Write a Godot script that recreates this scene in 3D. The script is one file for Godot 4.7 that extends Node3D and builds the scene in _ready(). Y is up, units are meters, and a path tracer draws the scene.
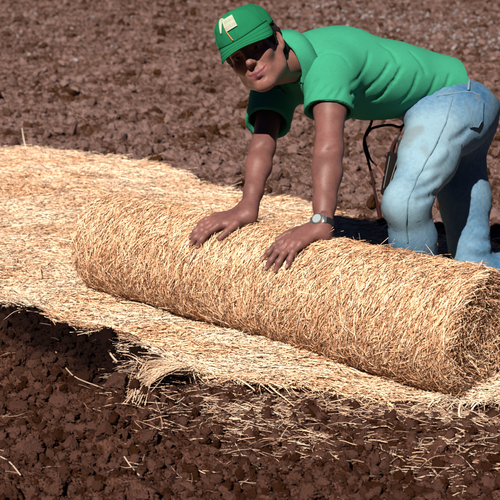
extends Node3D

# ---------------------------------------------------------------- camera maths
const PITCH := 17.0
const EYE := 1.30
const FOCAL := 1300.0        # in pixels of the 500 px photograph
var fwd: Vector3
var upv: Vector3
var rng := RandomNumberGenerator.new()
var noise := FastNoiseLite.new()
var fine := FastNoiseLite.new()
var cell_noise := FastNoiseLite.new()

# the roll of straw matting: axis ends and radii
const ROLL_A := Vector3(-0.425, 0.147, -3.84)
const ROLL_B := Vector3(0.562, 0.160, -3.02)
var roll_ax: Vector3
var roll_fr: Vector3

var M := {}

func at(x: float, y: float, d: float) -> Vector3:
	return Vector3(0, EYE, 0) + Vector3.RIGHT * ((x - 250.0) / FOCAL * d) + upv * ((250.0 - y) / FOCAL * d) + fwd * d

func ray(x: float, y: float) -> Vector3:
	return Vector3.RIGHT * ((x - 250.0) / FOCAL) + upv * ((250.0 - y) / FOCAL) + fwd

func ground_at(x: float, y: float, h := 0.0) -> Vector3:
	var v := ray(x, y)
	return Vector3(0, EYE, 0) + v * ((h - EYE) / v.y)

# ---------------------------------------------------------------- distance field mesher
class Field:
	var org: Vector3
	var cell: float
	var nx: int
	var ny: int
	var nz: int
	var data := PackedFloat32Array()
	var rmin := PackedInt32Array()
	var rmax := PackedInt32Array()

	func _init(lo: Vector3, hi: Vector3, c: float):
		org = lo
		cell = c
		nx = int(ceil((hi.x - lo.x) / c)) + 1
		ny = int(ceil((hi.y - lo.y) / c)) + 1
		nz = int(ceil((hi.z - lo.z) / c)) + 1
		data.resize(nx * ny * nz)
		data.fill(0.2)
		rmin.resize(ny * nz)
		rmin.fill(1 << 20)
		rmax.resize(ny * nz)
		rmax.fill(-1)

	func span(lo: Vector3, hi: Vector3) -> Array:
		var a := ((lo - org) / cell).floor()
		var b := ((hi - org) / cell).ceil()
		return [maxi(0, int(a.x)), maxi(0, int(a.y)), maxi(0, int(a.z)), mini(nx - 1, int(b.x)), mini(ny - 1, int(b.y)), mini(nz - 1, int(b.z))]

	func touch(y: int, z: int, x0: int, x1: int):
		var r := z * ny + y
		if x0 < rmin[r]: rmin[r] = x0
		if x1 > rmax[r]: rmax[r] = x1

	# tapered capsule; n, s: flattened to s along n. mode 0 join, 1 cut away
	func cone(a: Vector3, b: Vector3, ra: float, rb: float, k: float, n := Vector3.ZERO, s := 1.0, mode := 0):
		var rm := maxf(ra, rb) + k + cell * 3.0
		var e := Vector3(rm, rm, rm)
		var q := span(a.min(b) - e, a.max(b) + e)
		var ab := b - a
		var inv := 1.0 / maxf(ab.length_squared(), 1e-9)
		var flat := n != Vector3.ZERO
		var f1 := 1.0 / s - 1.0
		var f2 := 1.0 / (s * s) - 1.0
		for z in range(q[2], q[5] + 1):
			for y in range(q[1], q[4] + 1):
				var base: int = (z * ny + y) * nx
				touch(y, z, q[0], q[3])
				var p := Vector3(org.x + q[0] * cell, org.y + y * cell, org.z + z * cell) - a
				for x in range(q[0], q[3] + 1):
					var t := clampf(p.dot(ab) * inv, 0.0, 1.0)
					var w := p - ab * t
					var d: float
					if flat:
						var wn := w.dot(n)
						var l1 := (w + n * (wn * f1)).length()
						var l2 := (w + n * (wn * f2)).length()
						d = (l1 - (ra + (rb - ra) * t)) * l1 / maxf(l2, 1e-6)
						if l1 < 1e-5: d = -ra * s
					else:
						d = w.length() - (ra + (rb - ra) * t)
					var i: int = base + x
					var o := data[i]
					if mode == 0:
						var h := maxf(k - absf(o - d), 0.0)
						data[i] = minf(o, d) - h * h / (4.0 * k)
					else:
						d = -d
						var h2 := maxf(k - absf(o - d), 0.0)
						data[i] = maxf(o, d) + h2 * h2 / (4.0 * k)
					p.x += cell

	# ellipsoid with its own axes
	func ell(c: Vector3, r: Vector3, k: float, mode := 0, bas := Basis.IDENTITY):
		var rm := maxf(r.x, maxf(r.y, r.z)) + k + cell * 3.0
		var e := Vector3(rm, rm, rm)
		var q := span(c - e, c + e)
		var bt := bas.transposed()
		for z in range(q[2], q[5] + 1):
			for y in range(q[1], q[4] + 1):
				var base: int = (z * ny + y) * nx
				touch(y, z, q[0], q[3])
				var p := Vector3(org.x + q[0] * cell, org.y + y * cell, org.z + z * cell) - c
				for x in range(q[0], q[3] + 1):
					var w := bt * p
					var v := w / r
					var k0 := v.length()
					var k1 := (v / r).length()
					var d := k0 * (k0 - 1.0) / maxf(k1, 1e-5)
					if k0 < 1e-4: d = -minf(r.x, minf(r.y, r.z))
					var i: int = base + x
					var o := data[i]
					if mode == 0:
						var h := maxf(k - absf(o - d), 0.0)
						data[i] = minf(o, d) - h * h / (4.0 * k)
					else:
						d = -d
						var h2 := maxf(k - absf(o - d), 0.0)
						data[i] = maxf(o, d) + h2 * h2 / (4.0 * k)
					p.x += cell

	# keep only what lies behind the plane, within reach of the point
	func plane_cut(c: Vector3, n: Vector3, reach: float):
		var e := Vector3(reach, reach, reach)
		var q := span(c - e, c + e)
		for z in range(q[2], q[5] + 1):
			for y in range(q[1], q[4] + 1):
				var base: int = (z * ny + y) * nx
				var p := Vector3(org.x + q[0] * cell, org.y + y * cell, org.z + z * cell) - c
				for x in range(q[0], q[3] + 1):
					if p.length() < reach:
						data[base + x] = maxf(data[base + x], p.dot(n))
					p.x += cell

	func value(p: Vector3) -> float:
		var g := (p - org) / cell
		var x := int(floor(g.x))
		var y := int(floor(g.y))
		var z := int(floor(g.z))
		if x < 0 or y < 0 or z < 0 or x >= nx - 1 or y >= ny - 1 or z >= nz - 1: return 0.2
		var fx := g.x - x
		var fy := g.y - y
		var fz := g.z - z
		var i := (z * ny + y) * nx + x
		var s := nx * ny
		var a := lerpf(lerpf(data[i], data[i + 1], fx), lerpf(data[i + nx], data[i + nx + 1], fx), fy)
		i += s
		var b := lerpf(lerpf(data[i], data[i + 1], fx), lerpf(data[i + nx], data[i + nx + 1], fx), fy)
		return lerpf(a, b, fz)

	func grad(p: Vector3) -> Vector3:
		var h := cell
		var g := Vector3(value(p + Vector3(h, 0, 0)) - value(p - Vector3(h, 0, 0)), value(p + Vector3(0, h, 0)) - value(p - Vector3(0, h, 0)), value(p + Vector3(0, 0, h)) - value(p - Vector3(0, 0, h)))
		return g.normalized() if g.length() > 1e-9 else Vector3.UP

	# first point of the surface along a ray
	func hit(o: Vector3, v: Vector3, t0: float, t1: float) -> Vector3:
		var t := t0
		var last := 0.2
		while t < t1:
			var d := value(o + v * t)
			if d <= 0.0:
				return o + v * (t - cell * 0.5 * (d / minf(d - last, -1e-6)))
			last = d
			t += cell * 0.5
		return Vector3.INF

	# surface nets, appended to arrays [vertices, normals, indices]
	func mesh(out: Array, xf := Transform3D.IDENTITY):
		var V: PackedVector3Array = out[0]
		var N: PackedVector3Array = out[1]
		var I: PackedInt32Array = out[2]
		var ids := {}
		var s := nx * ny
		var off := [0, 1, nx, nx + 1, s, s + 1, s + nx, s + nx + 1]
		var cx := [0, 1, 0, 1, 0, 1, 0, 1]
		var cy := [0, 0, 1, 1, 0, 0, 1, 1]
		var cz := [0, 0, 0, 0, 1, 1, 1, 1]
		var ed := [[0, 1], [2, 3], [4, 5], [6, 7], [0, 2], [1, 3], [4, 6], [5, 7], [0, 4], [1, 5], [2, 6], [3, 7]]
		for z in nz - 1:
			for y in ny - 1:
				var r := z * ny + y
				if rmax[r] < 0: continue
				var x0 := maxi(0, rmin[r])
				var x1 := mini(nx - 2, rmax[r])
				var b := r * nx
				for x in range(x0, x1 + 1):
					var i := b + x
					var o := data[i]
					if o > 0.06 or o < -0.06: continue
					var m := 0
					if o < 0.0: m = 1
					if data[i + 1] < 0.0: m |= 2
					if data[i + nx] < 0.0: m |= 4
					if data[i + nx + 1] < 0.0: m |= 8
					if data[i + s] < 0.0: m |= 16
					if data[i + s + 1] < 0.0: m |= 32
					if data[i + s + nx] < 0.0: m |= 64
					if data[i + s + nx + 1] < 0.0: m |= 128
					if m == 0 or m == 255: continue
					var acc := Vector3.ZERO
					var cnt := 0
					for e in ed:
						var ea: int = e[0]
						var eb: int = e[1]
						if ((m >> ea) & 1) != ((m >> eb) & 1):
							var da := data[i + off[ea]]
							var db := data[i + off[eb]]
							var t := da / (da - db)
							acc += Vector3(cx[ea] + (cx[eb] - cx[ea]) * t, cy[ea] + (cy[eb] - cy[ea]) * t, cz[ea] + (cz[eb] - cz[ea]) * t)
							cnt += 1
					var p := org + (Vector3(x, y, z) + acc / cnt) * cell
					ids[i] = V.size()
					V.append(xf * p)
					N.append((xf.basis * grad(p)).normalized())
		for i in ids:
			var a := data[i]
			var ina := a < 0.0
			# edges along x, y, z from the cell's low corner
			for k in 3:
				var st: int = [1, nx, s][k]
				var u: int = [nx, s, 1][k]
				var v: int = [s, 1, nx][k]
				if (data[i + st] < 0.0) == ina: continue
				if not (ids.has(i - u) and ids.has(i - v) and ids.has(i - u - v)): continue
				var q0: int = ids[i]
				var q1: int = ids[i - u]
				var q2: int = ids[i - u - v]
				var q3: int = ids[i - v]
				if ina:
					I.append_array(PackedInt32Array([q0, q2, q1, q0, q3, q2]))
				else:
					I.append_array(PackedInt32Array([q0, q1, q2, q0, q2, q3]))
		out[0] = V
		out[1] = N
		out[2] = I

func arrays() -> Array:
	return [PackedVector3Array(), PackedVector3Array(), PackedInt32Array()]

func to_mesh(a: Array, colour = null, uvs := PackedVector2Array()) -> ArrayMesh:
	var arr := []
	arr.resize(Mesh.ARRAY_MAX)
	arr[Mesh.ARRAY_VERTEX] = a[0]
	arr[Mesh.ARRAY_NORMAL] = a[1]
	arr[Mesh.ARRAY_INDEX] = a[2]
	if colour != null:
		var c := PackedColorArray()
		c.resize(a[0].size())
		for i in a[0].size(): c[i] = colour.call(a[0][i], a[1][i])
		arr[Mesh.ARRAY_COLOR] = c
	if uvs.size(): arr[Mesh.ARRAY_TEX_UV] = uvs
	var m := ArrayMesh.new()
	m.add_surface_from_arrays(Mesh.PRIMITIVE_TRIANGLES, arr)
	return m

# a tube along points with radii, appended to arrays
func tube(out: Array, pts: Array, radii, sides := 8, flat := 1.0, ref := Vector3.UP):
	var n := pts.size()
	var base: int = out[0].size()
	for i in n:
		var t: Vector3 = (pts[mini(i + 1, n - 1)] - pts[maxi(i - 1, 0)]).normalized()
		var u := ref - t * ref.dot(t)
		if u.length() < 0.05: u = Vector3.RIGHT - t * t.x
		u = u.normalized()
		var w := t.cross(u)
		var r: float = radii if radii is float else radii[i]
		for k in sides:
			var a := TAU * k / sides
			var d := u * cos(a) * flat + w * sin(a)
			out[0].append(pts[i] + d * r)
			out[1].append((u * cos(a) / flat + w * sin(a)).normalized())
	for i in n - 1:
		for k in sides:
			var p0: int = base + i * sides + k
			var p1: int = base + i * sides + (k + 1) % sides
			out[2].append_array(PackedInt32Array([p0, p0 + sides, p1, p1, p0 + sides, p1 + sides]))
	for e in 2:
		var c: int = out[0].size()
		var at_i := 0 if e == 0 else n - 1
		out[0].append(pts[at_i])
		out[1].append((pts[0] - pts[1]).normalized() if e == 0 else (pts[n - 1] - pts[n - 2]).normalized())
		for k in sides:
			var p0: int = base + at_i * sides + k
			var p1: int = base + at_i * sides + (k + 1) % sides
			out[2].append_array(PackedInt32Array([c, p0, p1] if e == 0 else [c, p1, p0]))

func bend(pts: Array, steps := 6) -> Array:
	var c := Curve3D.new()
	for i in pts.size():
		var t: Vector3 = (pts[mini(i + 1, pts.size() - 1)] - pts[maxi(i - 1, 0)]) / 6.0
		c.add_point(pts[i], -t, t)
	var out := []
	for i in pts.size() - 1:
		for k in steps: out.append(c.sample(i, float(k) / steps))
	out.append(pts[-1])
	return out

# ---------------------------------------------------------------- nodes
var taken := {}
func numbered(called: String) -> String:
	if not taken.has(called):
		taken[called] = 0
		return called
	taken[called] += 1
	return "%s_%03d" % [called, taken[called]]

func put(called: String, mesh: Mesh, mat: Material, parent: Node = self) -> MeshInstance3D:
	var o := MeshInstance3D.new()
	o.name = numbered(called) if parent == self else called
	o.mesh = mesh
	if mat: o.material_override = mat
	parent.add_child(o, true)
	return o

func tag(o: Node, label := "", category := "", group := "", kind := ""):
	if label: o.set_meta("label", label)
	if category: o.set_meta("category", category)
	if group: o.set_meta("group", group)
	if kind: o.set_meta("kind", kind)

func many(called: String, mesh: Mesh, mat: Material, xfs: Array, cols: Array, parent: Node = self) -> MultiMeshInstance3D:
	var mm := MultiMesh.new()
	mm.transform_format = MultiMesh.TRANSFORM_3D
	mm.use_colors = true
	mm.mesh = mesh
	mm.instance_count = xfs.size()
	for i in xfs.size():
		mm.set_instance_transform(i, xfs[i])
		mm.set_instance_color(i, cols[i])
	var o := MultiMeshInstance3D.new()
	o.name = numbered(called) if parent == self else called
	o.multimesh = mm
	o.material_override = mat
	parent.add_child(o, true)
	return o

func lin(r: float, g: float, b: float) -> Color:
	return Color(r, g, b).linear_to_srgb()

func noise_tex(freq: float, as_normal := false, strength := 4.0, size := 512, kind := FastNoiseLite.TYPE_SIMPLEX_SMOOTH, lo := 0.0, hi := 1.0, octaves := 5) -> NoiseTexture2D:
	var n := FastNoiseLite.new()
	n.noise_type = kind
	n.frequency = freq
	n.fractal_octaves = octaves
	n.seed = 7
	var t := NoiseTexture2D.new()
	t.width = size
	t.height = size
	t.seamless = true
	t.noise = n
	t.as_normal_map = as_normal
	t.bump_strength = strength
	if not as_normal:
		var g := Gradient.new()
		g.set_color(0, Color(lo, lo, lo))
		g.set_color(1, Color(hi, hi, hi))
		t.color_ramp = g
	return t

func mat(col: Color, rough := 0.9, vertex := false) -> StandardMaterial3D:
	var m := StandardMaterial3D.new()
	m.albedo_color = col
	m.roughness = rough
	m.vertex_color_use_as_albedo = vertex
	m.metallic_specular = 0.3
	return m

func relief(m: StandardMaterial3D, tex: Texture2D, scale: float, strength := 1.0):
	m.normal_enabled = true
	m.normal_texture = tex
	m.normal_scale = strength
	m.uv1_triplanar = true
	m.uv1_scale = Vector3.ONE * scale

# ---------------------------------------------------------------- the lie of the land
var front_line := []     # front edge of the matting, world x -> z
var back_line := []
func along(line: Array, x: float) -> float:
	for i in line.size() - 1:
		if x <= line[i + 1].x or i == line.size() - 2:
			var t: float = (x - line[i].x) / (line[i + 1].x - line[i].x)
			return lerpf(line[i].y, line[i + 1].y, clampf(t, -0.5, 1.5))
	return line[0].y

func bank(x: float, z: float) -> float:
	# crest of dug earth on the near side of the matting, left of the tuft
	var zf := along(front_line, x) + 0.02
	var d := z - zf
	var k := smoothstep(-0.13, -0.33, x)
	var prof := 0.0
	if d > -0.15:
		prof = smoothstep(-0.13, 0.03, d) * (1.0 - 0.75 * smoothstep(0.05, 0.55, d))
	return k * prof * (0.075 + 0.03 * noise.get_noise_2d(x * 9.0, z * 9.0)) - 0.03 * smoothstep(0.05, 0.7, d)

func land(x: float, z: float) -> float:
	return bank(x, z) + 0.02 * noise.get_noise_2d(x * 1.3, z * 1.3) * smoothstep(-4.6, -7.0, z)

func covered(x: float, z: float) -> bool:
	return x > -2.6 and x < 0.95 and z < along(front_line, x) and z > along(back_line, x)

func ground_y(x: float, z: float) -> float:
	var h := land(x, z)
	var bare := 1.0
	var df := z - along(front_line, x)
	var db := along(back_line, x) - z
	if x > -2.7 and x < 1.1: bare = clampf(maxf(df / 0.16, db / 0.05), 0.0, 1.0)
	var far := smoothstep(-4.2, -4.8, z)
	var rug := 1.0 - 0.35 * far
	h += bare * (rug * 0.030 * noise.get_noise_2d(x * 9.0, z * 9.0) + rug * 0.018 * absf(noise.get_noise_2d(x * 30.0, z * 30.0 + 60.0)) + 0.018 * absf(noise.get_noise_2d(x * 18.0 + 40.0, z * 18.0)) + (0.022 + 0.016 * far) * cell_noise.get_noise_2d(x + 0.02 * fine.get_noise_2d(x * 14.0, z * 14.0), z) + 0.012 * cell_noise.get_noise_2d(x * 2.3 + 7.0, z * 2.3) + 0.006 * fine.get_noise_2d(x * 70.0, z * 70.0))
	return h

func mat_y(x: float, z: float) -> float:
	return land(x, z) + 0.014 + 0.022 * noise.get_noise_2d(x * 4.0 + 9.0, z * 7.0) + 0.010 * absf(noise.get_noise_2d(x * 9.0 + 3.0, z * 22.0)) + 0.006 * noise.get_noise_2d(x * 17.0, z * 17.0 + 5.0)

func roll_point(u: float, ang: float, h: float) -> Vector3:
	# u metres along the axis, ang from the near side (0) over the top (90 degrees)
	var len := ROLL_A.distance_to(ROLL_B)
	var r := lerpf(0.147, 0.160, u / len)
	return ROLL_A + roll_ax * u + (roll_fr * cos(ang) + Vector3.UP * sin(ang)) * (r + h)

func roll_bump(u: float, ang: float) -> float:
	return 0.014 * noise.get_noise_3d(u * 4.0, cos(ang) * 1.0, sin(ang) * 1.0) + 0.004 * noise.get_noise_3d(u * 16.0, cos(ang) * 3.0, sin(ang) * 3.0)

func roll_hit(x: float, y: float) -> Vector2:
	# (u, angle) of the roll's surface under a pixel; the nearest grazing point where the ray misses
	var v := ray(x, y)
	var best := 1e9
	var res := Vector2.ZERO
	for i in 1200:
		var p := Vector3(0, EYE, 0) + v * (2.6 + i * 0.0014)
		var u := (p - ROLL_A).dot(roll_ax)
		var w := p - ROLL_A - roll_ax * u
		var d := w.length() - lerpf(0.147, 0.160, u / 1.33)
		if d < best:
			best = d
			res = Vector2(u, atan2(w.y, w.dot(roll_fr)))
		if d <= 0.0: break
	return res

# ---------------------------------------------------------------- materials
func make_materials():
	M.straw = mat(Color.WHITE, 0.62, true)
	M.straw.metallic_specular = 0.45
	M.straw.backlight_enabled = true
	M.straw.backlight = Color(0.25, 0.22, 0.16)
	M.straw_base = mat(Color.WHITE, 0.9, true)
	relief(M.straw_base, noise_tex(0.03, true, 10.0), 6.0, 1.0)
	M.soil = mat(Color.WHITE, 1.0, true)
	M.soil.metallic_specular = 0.1
	relief(M.soil, noise_tex(0.04, true, 18.0), 5.0, 1.6)
	M.soil.albedo_texture = noise_tex(0.05, false, 1.0, 512, FastNoiseLite.TYPE_SIMPLEX_SMOOTH, 0.35, 1.0, 6)
	M.clod = mat(Color.WHITE, 1.0, true)
	M.clod.metallic_specular = 0.1
	relief(M.clod, noise_tex(0.05, true, 22.0), 1.1, 1.6)
	M.clod.albedo_texture = noise_tex(0.06, false, 1.0, 512, FastNoiseLite.TYPE_SIMPLEX_SMOOTH, 0.35, 1.0, 6)
	M.skin = mat(Color.WHITE, 0.45, true)
	M.skin.metallic_specular = 0.35
	relief(M.skin, noise_tex(0.06, true, 5.0), 14.0, 0.6)
	M.shirt = mat(Color.WHITE, 0.95, true)
	relief(M.shirt, noise_tex(0.12, true, 8.0), 9.0, 0.7)
	M.shirt.albedo_texture = noise_tex(0.14, false, 1.0, 512, FastNoiseLite.TYPE_SIMPLEX_SMOOTH, 0.80, 1.0, 4)
	M.shirt.metallic_specular = 0.15
	M.cap = mat(Color.WHITE, 0.9, true)
	M.cap.metallic_specular = 0.2
	relief(M.cap, noise_tex(0.14, true, 9.0), 12.0, 0.8)
	M.cap.albedo_texture = noise_tex(0.16, false, 1.0, 512, FastNoiseLite.TYPE_SIMPLEX_SMOOTH, 0.72, 1.0, 4)
	M.denim = mat(Color.WHITE, 0.95, true)
	M.denim.metallic_specular = 0.15
	relief(M.denim, noise_tex(0.14, true, 8.0), 8.0, 0.8)
	M.denim.albedo_texture = noise_tex(0.16, false, 1.0, 512, FastNoiseLite.TYPE_SIMPLEX_SMOOTH, 0.62, 1.0, 4)
	M.nail = mat(lin(0.26, 0.15, 0.135), 0.4)
	M.thread = mat(lin(0.10, 0.15, 0.20), 0.9)
	M.hair = mat(lin(0.012, 0.010, 0.010), 0.55)
	relief(M.hair, noise_tex(0.1, true, 14.0), 14.0, 1.0)
	M.eye = mat(Color.WHITE, 0.15, true)
	M.patch = mat(lin(0.30, 0.33, 0.27), 0.85)
	M.print = mat(lin(0.24, 0.26, 0.22), 0.85)
	M.stem = mat(lin(0.35, 0.16, 0.07), 0.85)
	M.steel = mat(lin(0.62, 0.62, 0.62), 0.28)
	M.steel.metallic = 1.0
	M.dial = mat(lin(0.22, 0.27, 0.29), 0.12)
	M.black = mat(lin(0.012, 0.012, 0.013), 0.5)
	M.leather = mat(lin(0.007, 0.006, 0.006), 0.6)
	M.cord = mat(lin(0.025, 0.010, 0.011), 0.75)
	M.cord.metallic_specular = 0.1
	M.leather.metallic_specular = 0.1
	M.boot = mat(lin(0.07, 0.04, 0.025), 0.7)
	M.stone = mat(Color.WHITE, 0.85, true)
	M.twig = mat(lin(0.30, 0.22, 0.16), 0.9)

# ---------------------------------------------------------------- straw
func straw_mesh(length: float, width: float, thick: float, radius: float, sway: float, twist: float) -> ArrayMesh:
	var o := arrays()
	var n := 7
	var vs: PackedVector3Array = o[0]
	var ns: PackedVector3Array = o[1]
	var ix: PackedInt32Array = o[2]
	for i in n:
		var t := float(i) / (n - 1) - 0.5
		var a := t * length / radius
		var c := Vector3(sin(a) * radius, (cos(a) - 1.0) * radius, sway * sin(t * 5.0 + twist))
		var tan := Vector3(cos(a), -sin(a), sway * 5.0 * cos(t * 5.0 + twist) / length).normalized()
		var nor := Vector3(sin(a), cos(a), 0).rotated(tan, twist * t * 2.0)
		var side := tan.cross(nor).normalized()
		var w := width * 0.5 * (1.0 - 0.5 * absf(t * 2.0) * absf(t))
		for q in [side * w, nor * thick * 0.5, -side * w, -nor * thick * 0.5]:
			vs.append(c + q)
			ns.append((q.normalized() * 0.6 + nor * 0.4).normalized())
	for i in n - 1:
		for k in 4:
			var p := i * 4 + k
			var q := i * 4 + (k + 1) % 4
			ix.append_array(PackedInt32Array([p, q, p + 4, q, q + 4, p + 4]))
	return to_mesh([vs, ns, ix])

func straw_colour(dirty := 0.0) -> Color:
	var r := rng.randf()
	var c: Color
	if r < 0.36: c = Color(0.82, 0.61, 0.455)
	elif r < 0.66: c = Color(0.76, 0.465, 0.285)
	elif r < 0.92: c = Color(0.61, 0.315, 0.165)
	else: c = Color(0.37, 0.17, 0.085)
	var v := rng.randf_range(0.85, 1.12)
	c = Color(c.r * v, c.g * v, c.b * v)
	return c.lerp(Color(0.26, 0.18, 0.15), dirty)

var straw_bent := []
var straw_flat := []
func make_straws():
	for i in 5:
		straw_bent.append(straw_mesh([0.07, 0.09, 0.06, 0.11, 0.05][i], [0.0024, 0.0019, 0.0029, 0.0022, 0.0016][i], 0.0016, 0.158, [0.002, 0.004, -0.003, 0.005, 0.003][i], i * 1.3))
		straw_flat.append(straw_mesh([0.08, 0.11, 0.06, 0.14, 0.05][i], [0.0026, 0.0021, 0.0033, 0.0024, 0.0018][i], 0.0016, [0.5, 0.25, 0.9, 0.35, 0.16][i], [0.003, 0.006, -0.004, 0.008, 0.003][i], i * 1.7))

func lay(p: Vector3, nor: Vector3, dir: Vector3, s: float, roll := 0.0) -> Transform3D:
	var x := (dir - nor * dir.dot(nor)).normalized()
	var y := nor.rotated(x, roll)
	return Transform3D(Basis(x, y, x.cross(y)).scaled(Vector3(s, s, s)), p)

func scatter(called: String, meshes: Array, sets: Array, cols: Array, material: Material, parent: Node, label := "", category := ""):
	for i in meshes.size():
		if sets[i].is_empty(): continue
		var o := many(called, meshes[i], material, sets[i], cols[i], parent)
		o.set_meta("kind", "stuff")
		if label: tag(o, label, category)

func buckets(n: int) -> Array:
	var a := []
	for i in n: a.append([])
	return a

# ---------------------------------------------------------------- setting
func build_ground():
	var xs := []
	var x := -2.1
	while x < 2.1:
		xs.append(x)
		x += 0.0145
	var st := 0.02
	while x < 110.0:
		xs.append(x)
		st *= 1.04
		x += st
	xs.append(110.0)
	st = 0.02
	x = -2.1
	while x > -110.0:
		st *= 1.04
		x -= st
		xs.push_front(x)
	var zs := []
	var z := -2.25
	while z > -5.0:
		zs.append(z)
		z -= 0.0145
	while z > -9.0:
		zs.append(z)
		z -= 0.022
	while z > -14.0:
		zs.append(z)
		z -= 0.040
	st = 0.035
	while z > -220.0:
		zs.append(z)
		st *= 1.12
		z -= st
	st = 0.02
	z = -2.25
	while z < 60.0:
		st *= 1.2
		z += st
		zs.push_front(z)
	var V := PackedVector3Array()
	var C := PackedColorArray()
	for zz in zs:
		for xx in xs:
			V.append(Vector3(xx, ground_y(xx, zz), zz))
			C.append(soil_colour(xx, zz, fine.get_noise_2d(xx * 30.0, zz * 30.0)))
	var w := xs.size()
	var I := PackedInt32Array()
	for j in zs.size() - 1:
		for i in w - 1:
			var a := j * w + i
			I.append_array(PackedInt32Array([a, a + w, a + 1, a + 1, a + w, a + w + 1]))
	var stl := SurfaceTool.new()
	var arr := []
	arr.resize(Mesh.ARRAY_MAX)
	arr[Mesh.ARRAY_VERTEX] = V
	arr[Mesh.ARRAY_COLOR] = C
	arr[Mesh.ARRAY_INDEX] = I
	var am := ArrayMesh.new()
	am.add_surface_from_arrays(Mesh.PRIMITIVE_TRIANGLES, arr)
	stl.create_from(am, 0)
	stl.generate_normals()
	var g := put("ground", stl.commit(), M.soil)
	tag(g, "bare brown tilled soil stretching away behind the person", "ground", "", "structure")

func moist(x: float, z: float) -> float:
	# freshly dug damp earth on the near bank, with a broken outline
	var d := z - along(front_line, x)
	var m := smoothstep(0.30, 0.10, d + 0.12 * noise.get_noise_2d(x * 7.0, z * 7.0)) * smoothstep(-0.16, -0.28, x + 0.06 * noise.get_noise_2d(z * 9.0, x * 9.0))
	return clampf(m, 0.0, 1.0)

func soil_colour(x: float, z: float, v: float) -> Color:
	var c: Color
	if z > along(front_line, x) - 0.1:
		c = Color(0.068, 0.023, 0.010).lerp(Color(0.190, 0.090, 0.070), clampf(0.5 + v, 0.0, 1.0))
		c = c.lerp(Color(0.022, 0.010, 0.009), moist(x, z))
	else:
		c = Color(0.120, 0.050, 0.022).lerp(Color(0.475, 0.298, 0.282), clampf(0.5 + v + 0.9 * noise.get_noise_2d(x * 6.0, z * 11.0), 0.0, 1.0))
	return c

func clod_mesh(sd: int, detail: int, rough: float) -> ArrayMesh:
	var s := SphereMesh.new()
	s.radius = 0.5
	s.height = 1.0
	s.radial_segments = detail
	s.rings = detail / 2
	var a := s.get_mesh_arrays()
	var v: PackedVector3Array = a[Mesh.ARRAY_VERTEX]
	for i in v.size():
		var d := v[i].normalized()
		var q := d * 1.0 + Vector3(sd * 7.3, sd * 3.1, 0)
		var r := 0.5 * (1.0 + rough * (0.55 * noise.get_noise_3dv(q * 9.0) * 1.6 + 0.35 * noise.get_noise_3dv(q * 24.0) + 0.34 * fine.get_noise_3dv(q * 8.0) + 0.20 * fine.get_noise_3dv(q * 19.0)))
		# a few broken faces
		for k in 5:
			var pn := Vector3(sin(k * 2.1 + sd), cos(k * 1.3 + sd * 2.0), sin(k * 3.7 + sd * 5.0)).normalized()
			var lim := 0.36 + 0.06 * sin(k + sd)
			var dt := d.dot(pn)
			if dt > 0.1: r = minf(r, lim / dt + 0.03 * noise.get_noise_3dv(q * 30.0))
		v[i] = d * r
	a[Mesh.ARRAY_VERTEX] = v
	a[Mesh.ARRAY_TANGENT] = null
	var m := ArrayMesh.new()
	m.add_surface_from_arrays(Mesh.PRIMITIVE_TRIANGLES, a)
	var st := SurfaceTool.new()
	st.create_from(m, 0)
	st.index()
	st.generate_normals()
	return st.commit()

func turned(s: Vector3) -> Basis:
	return Basis.from_euler(Vector3(rng.randf() * TAU, rng.randf() * TAU, rng.randf() * TAU)) * Basis.from_scale(s)

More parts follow.
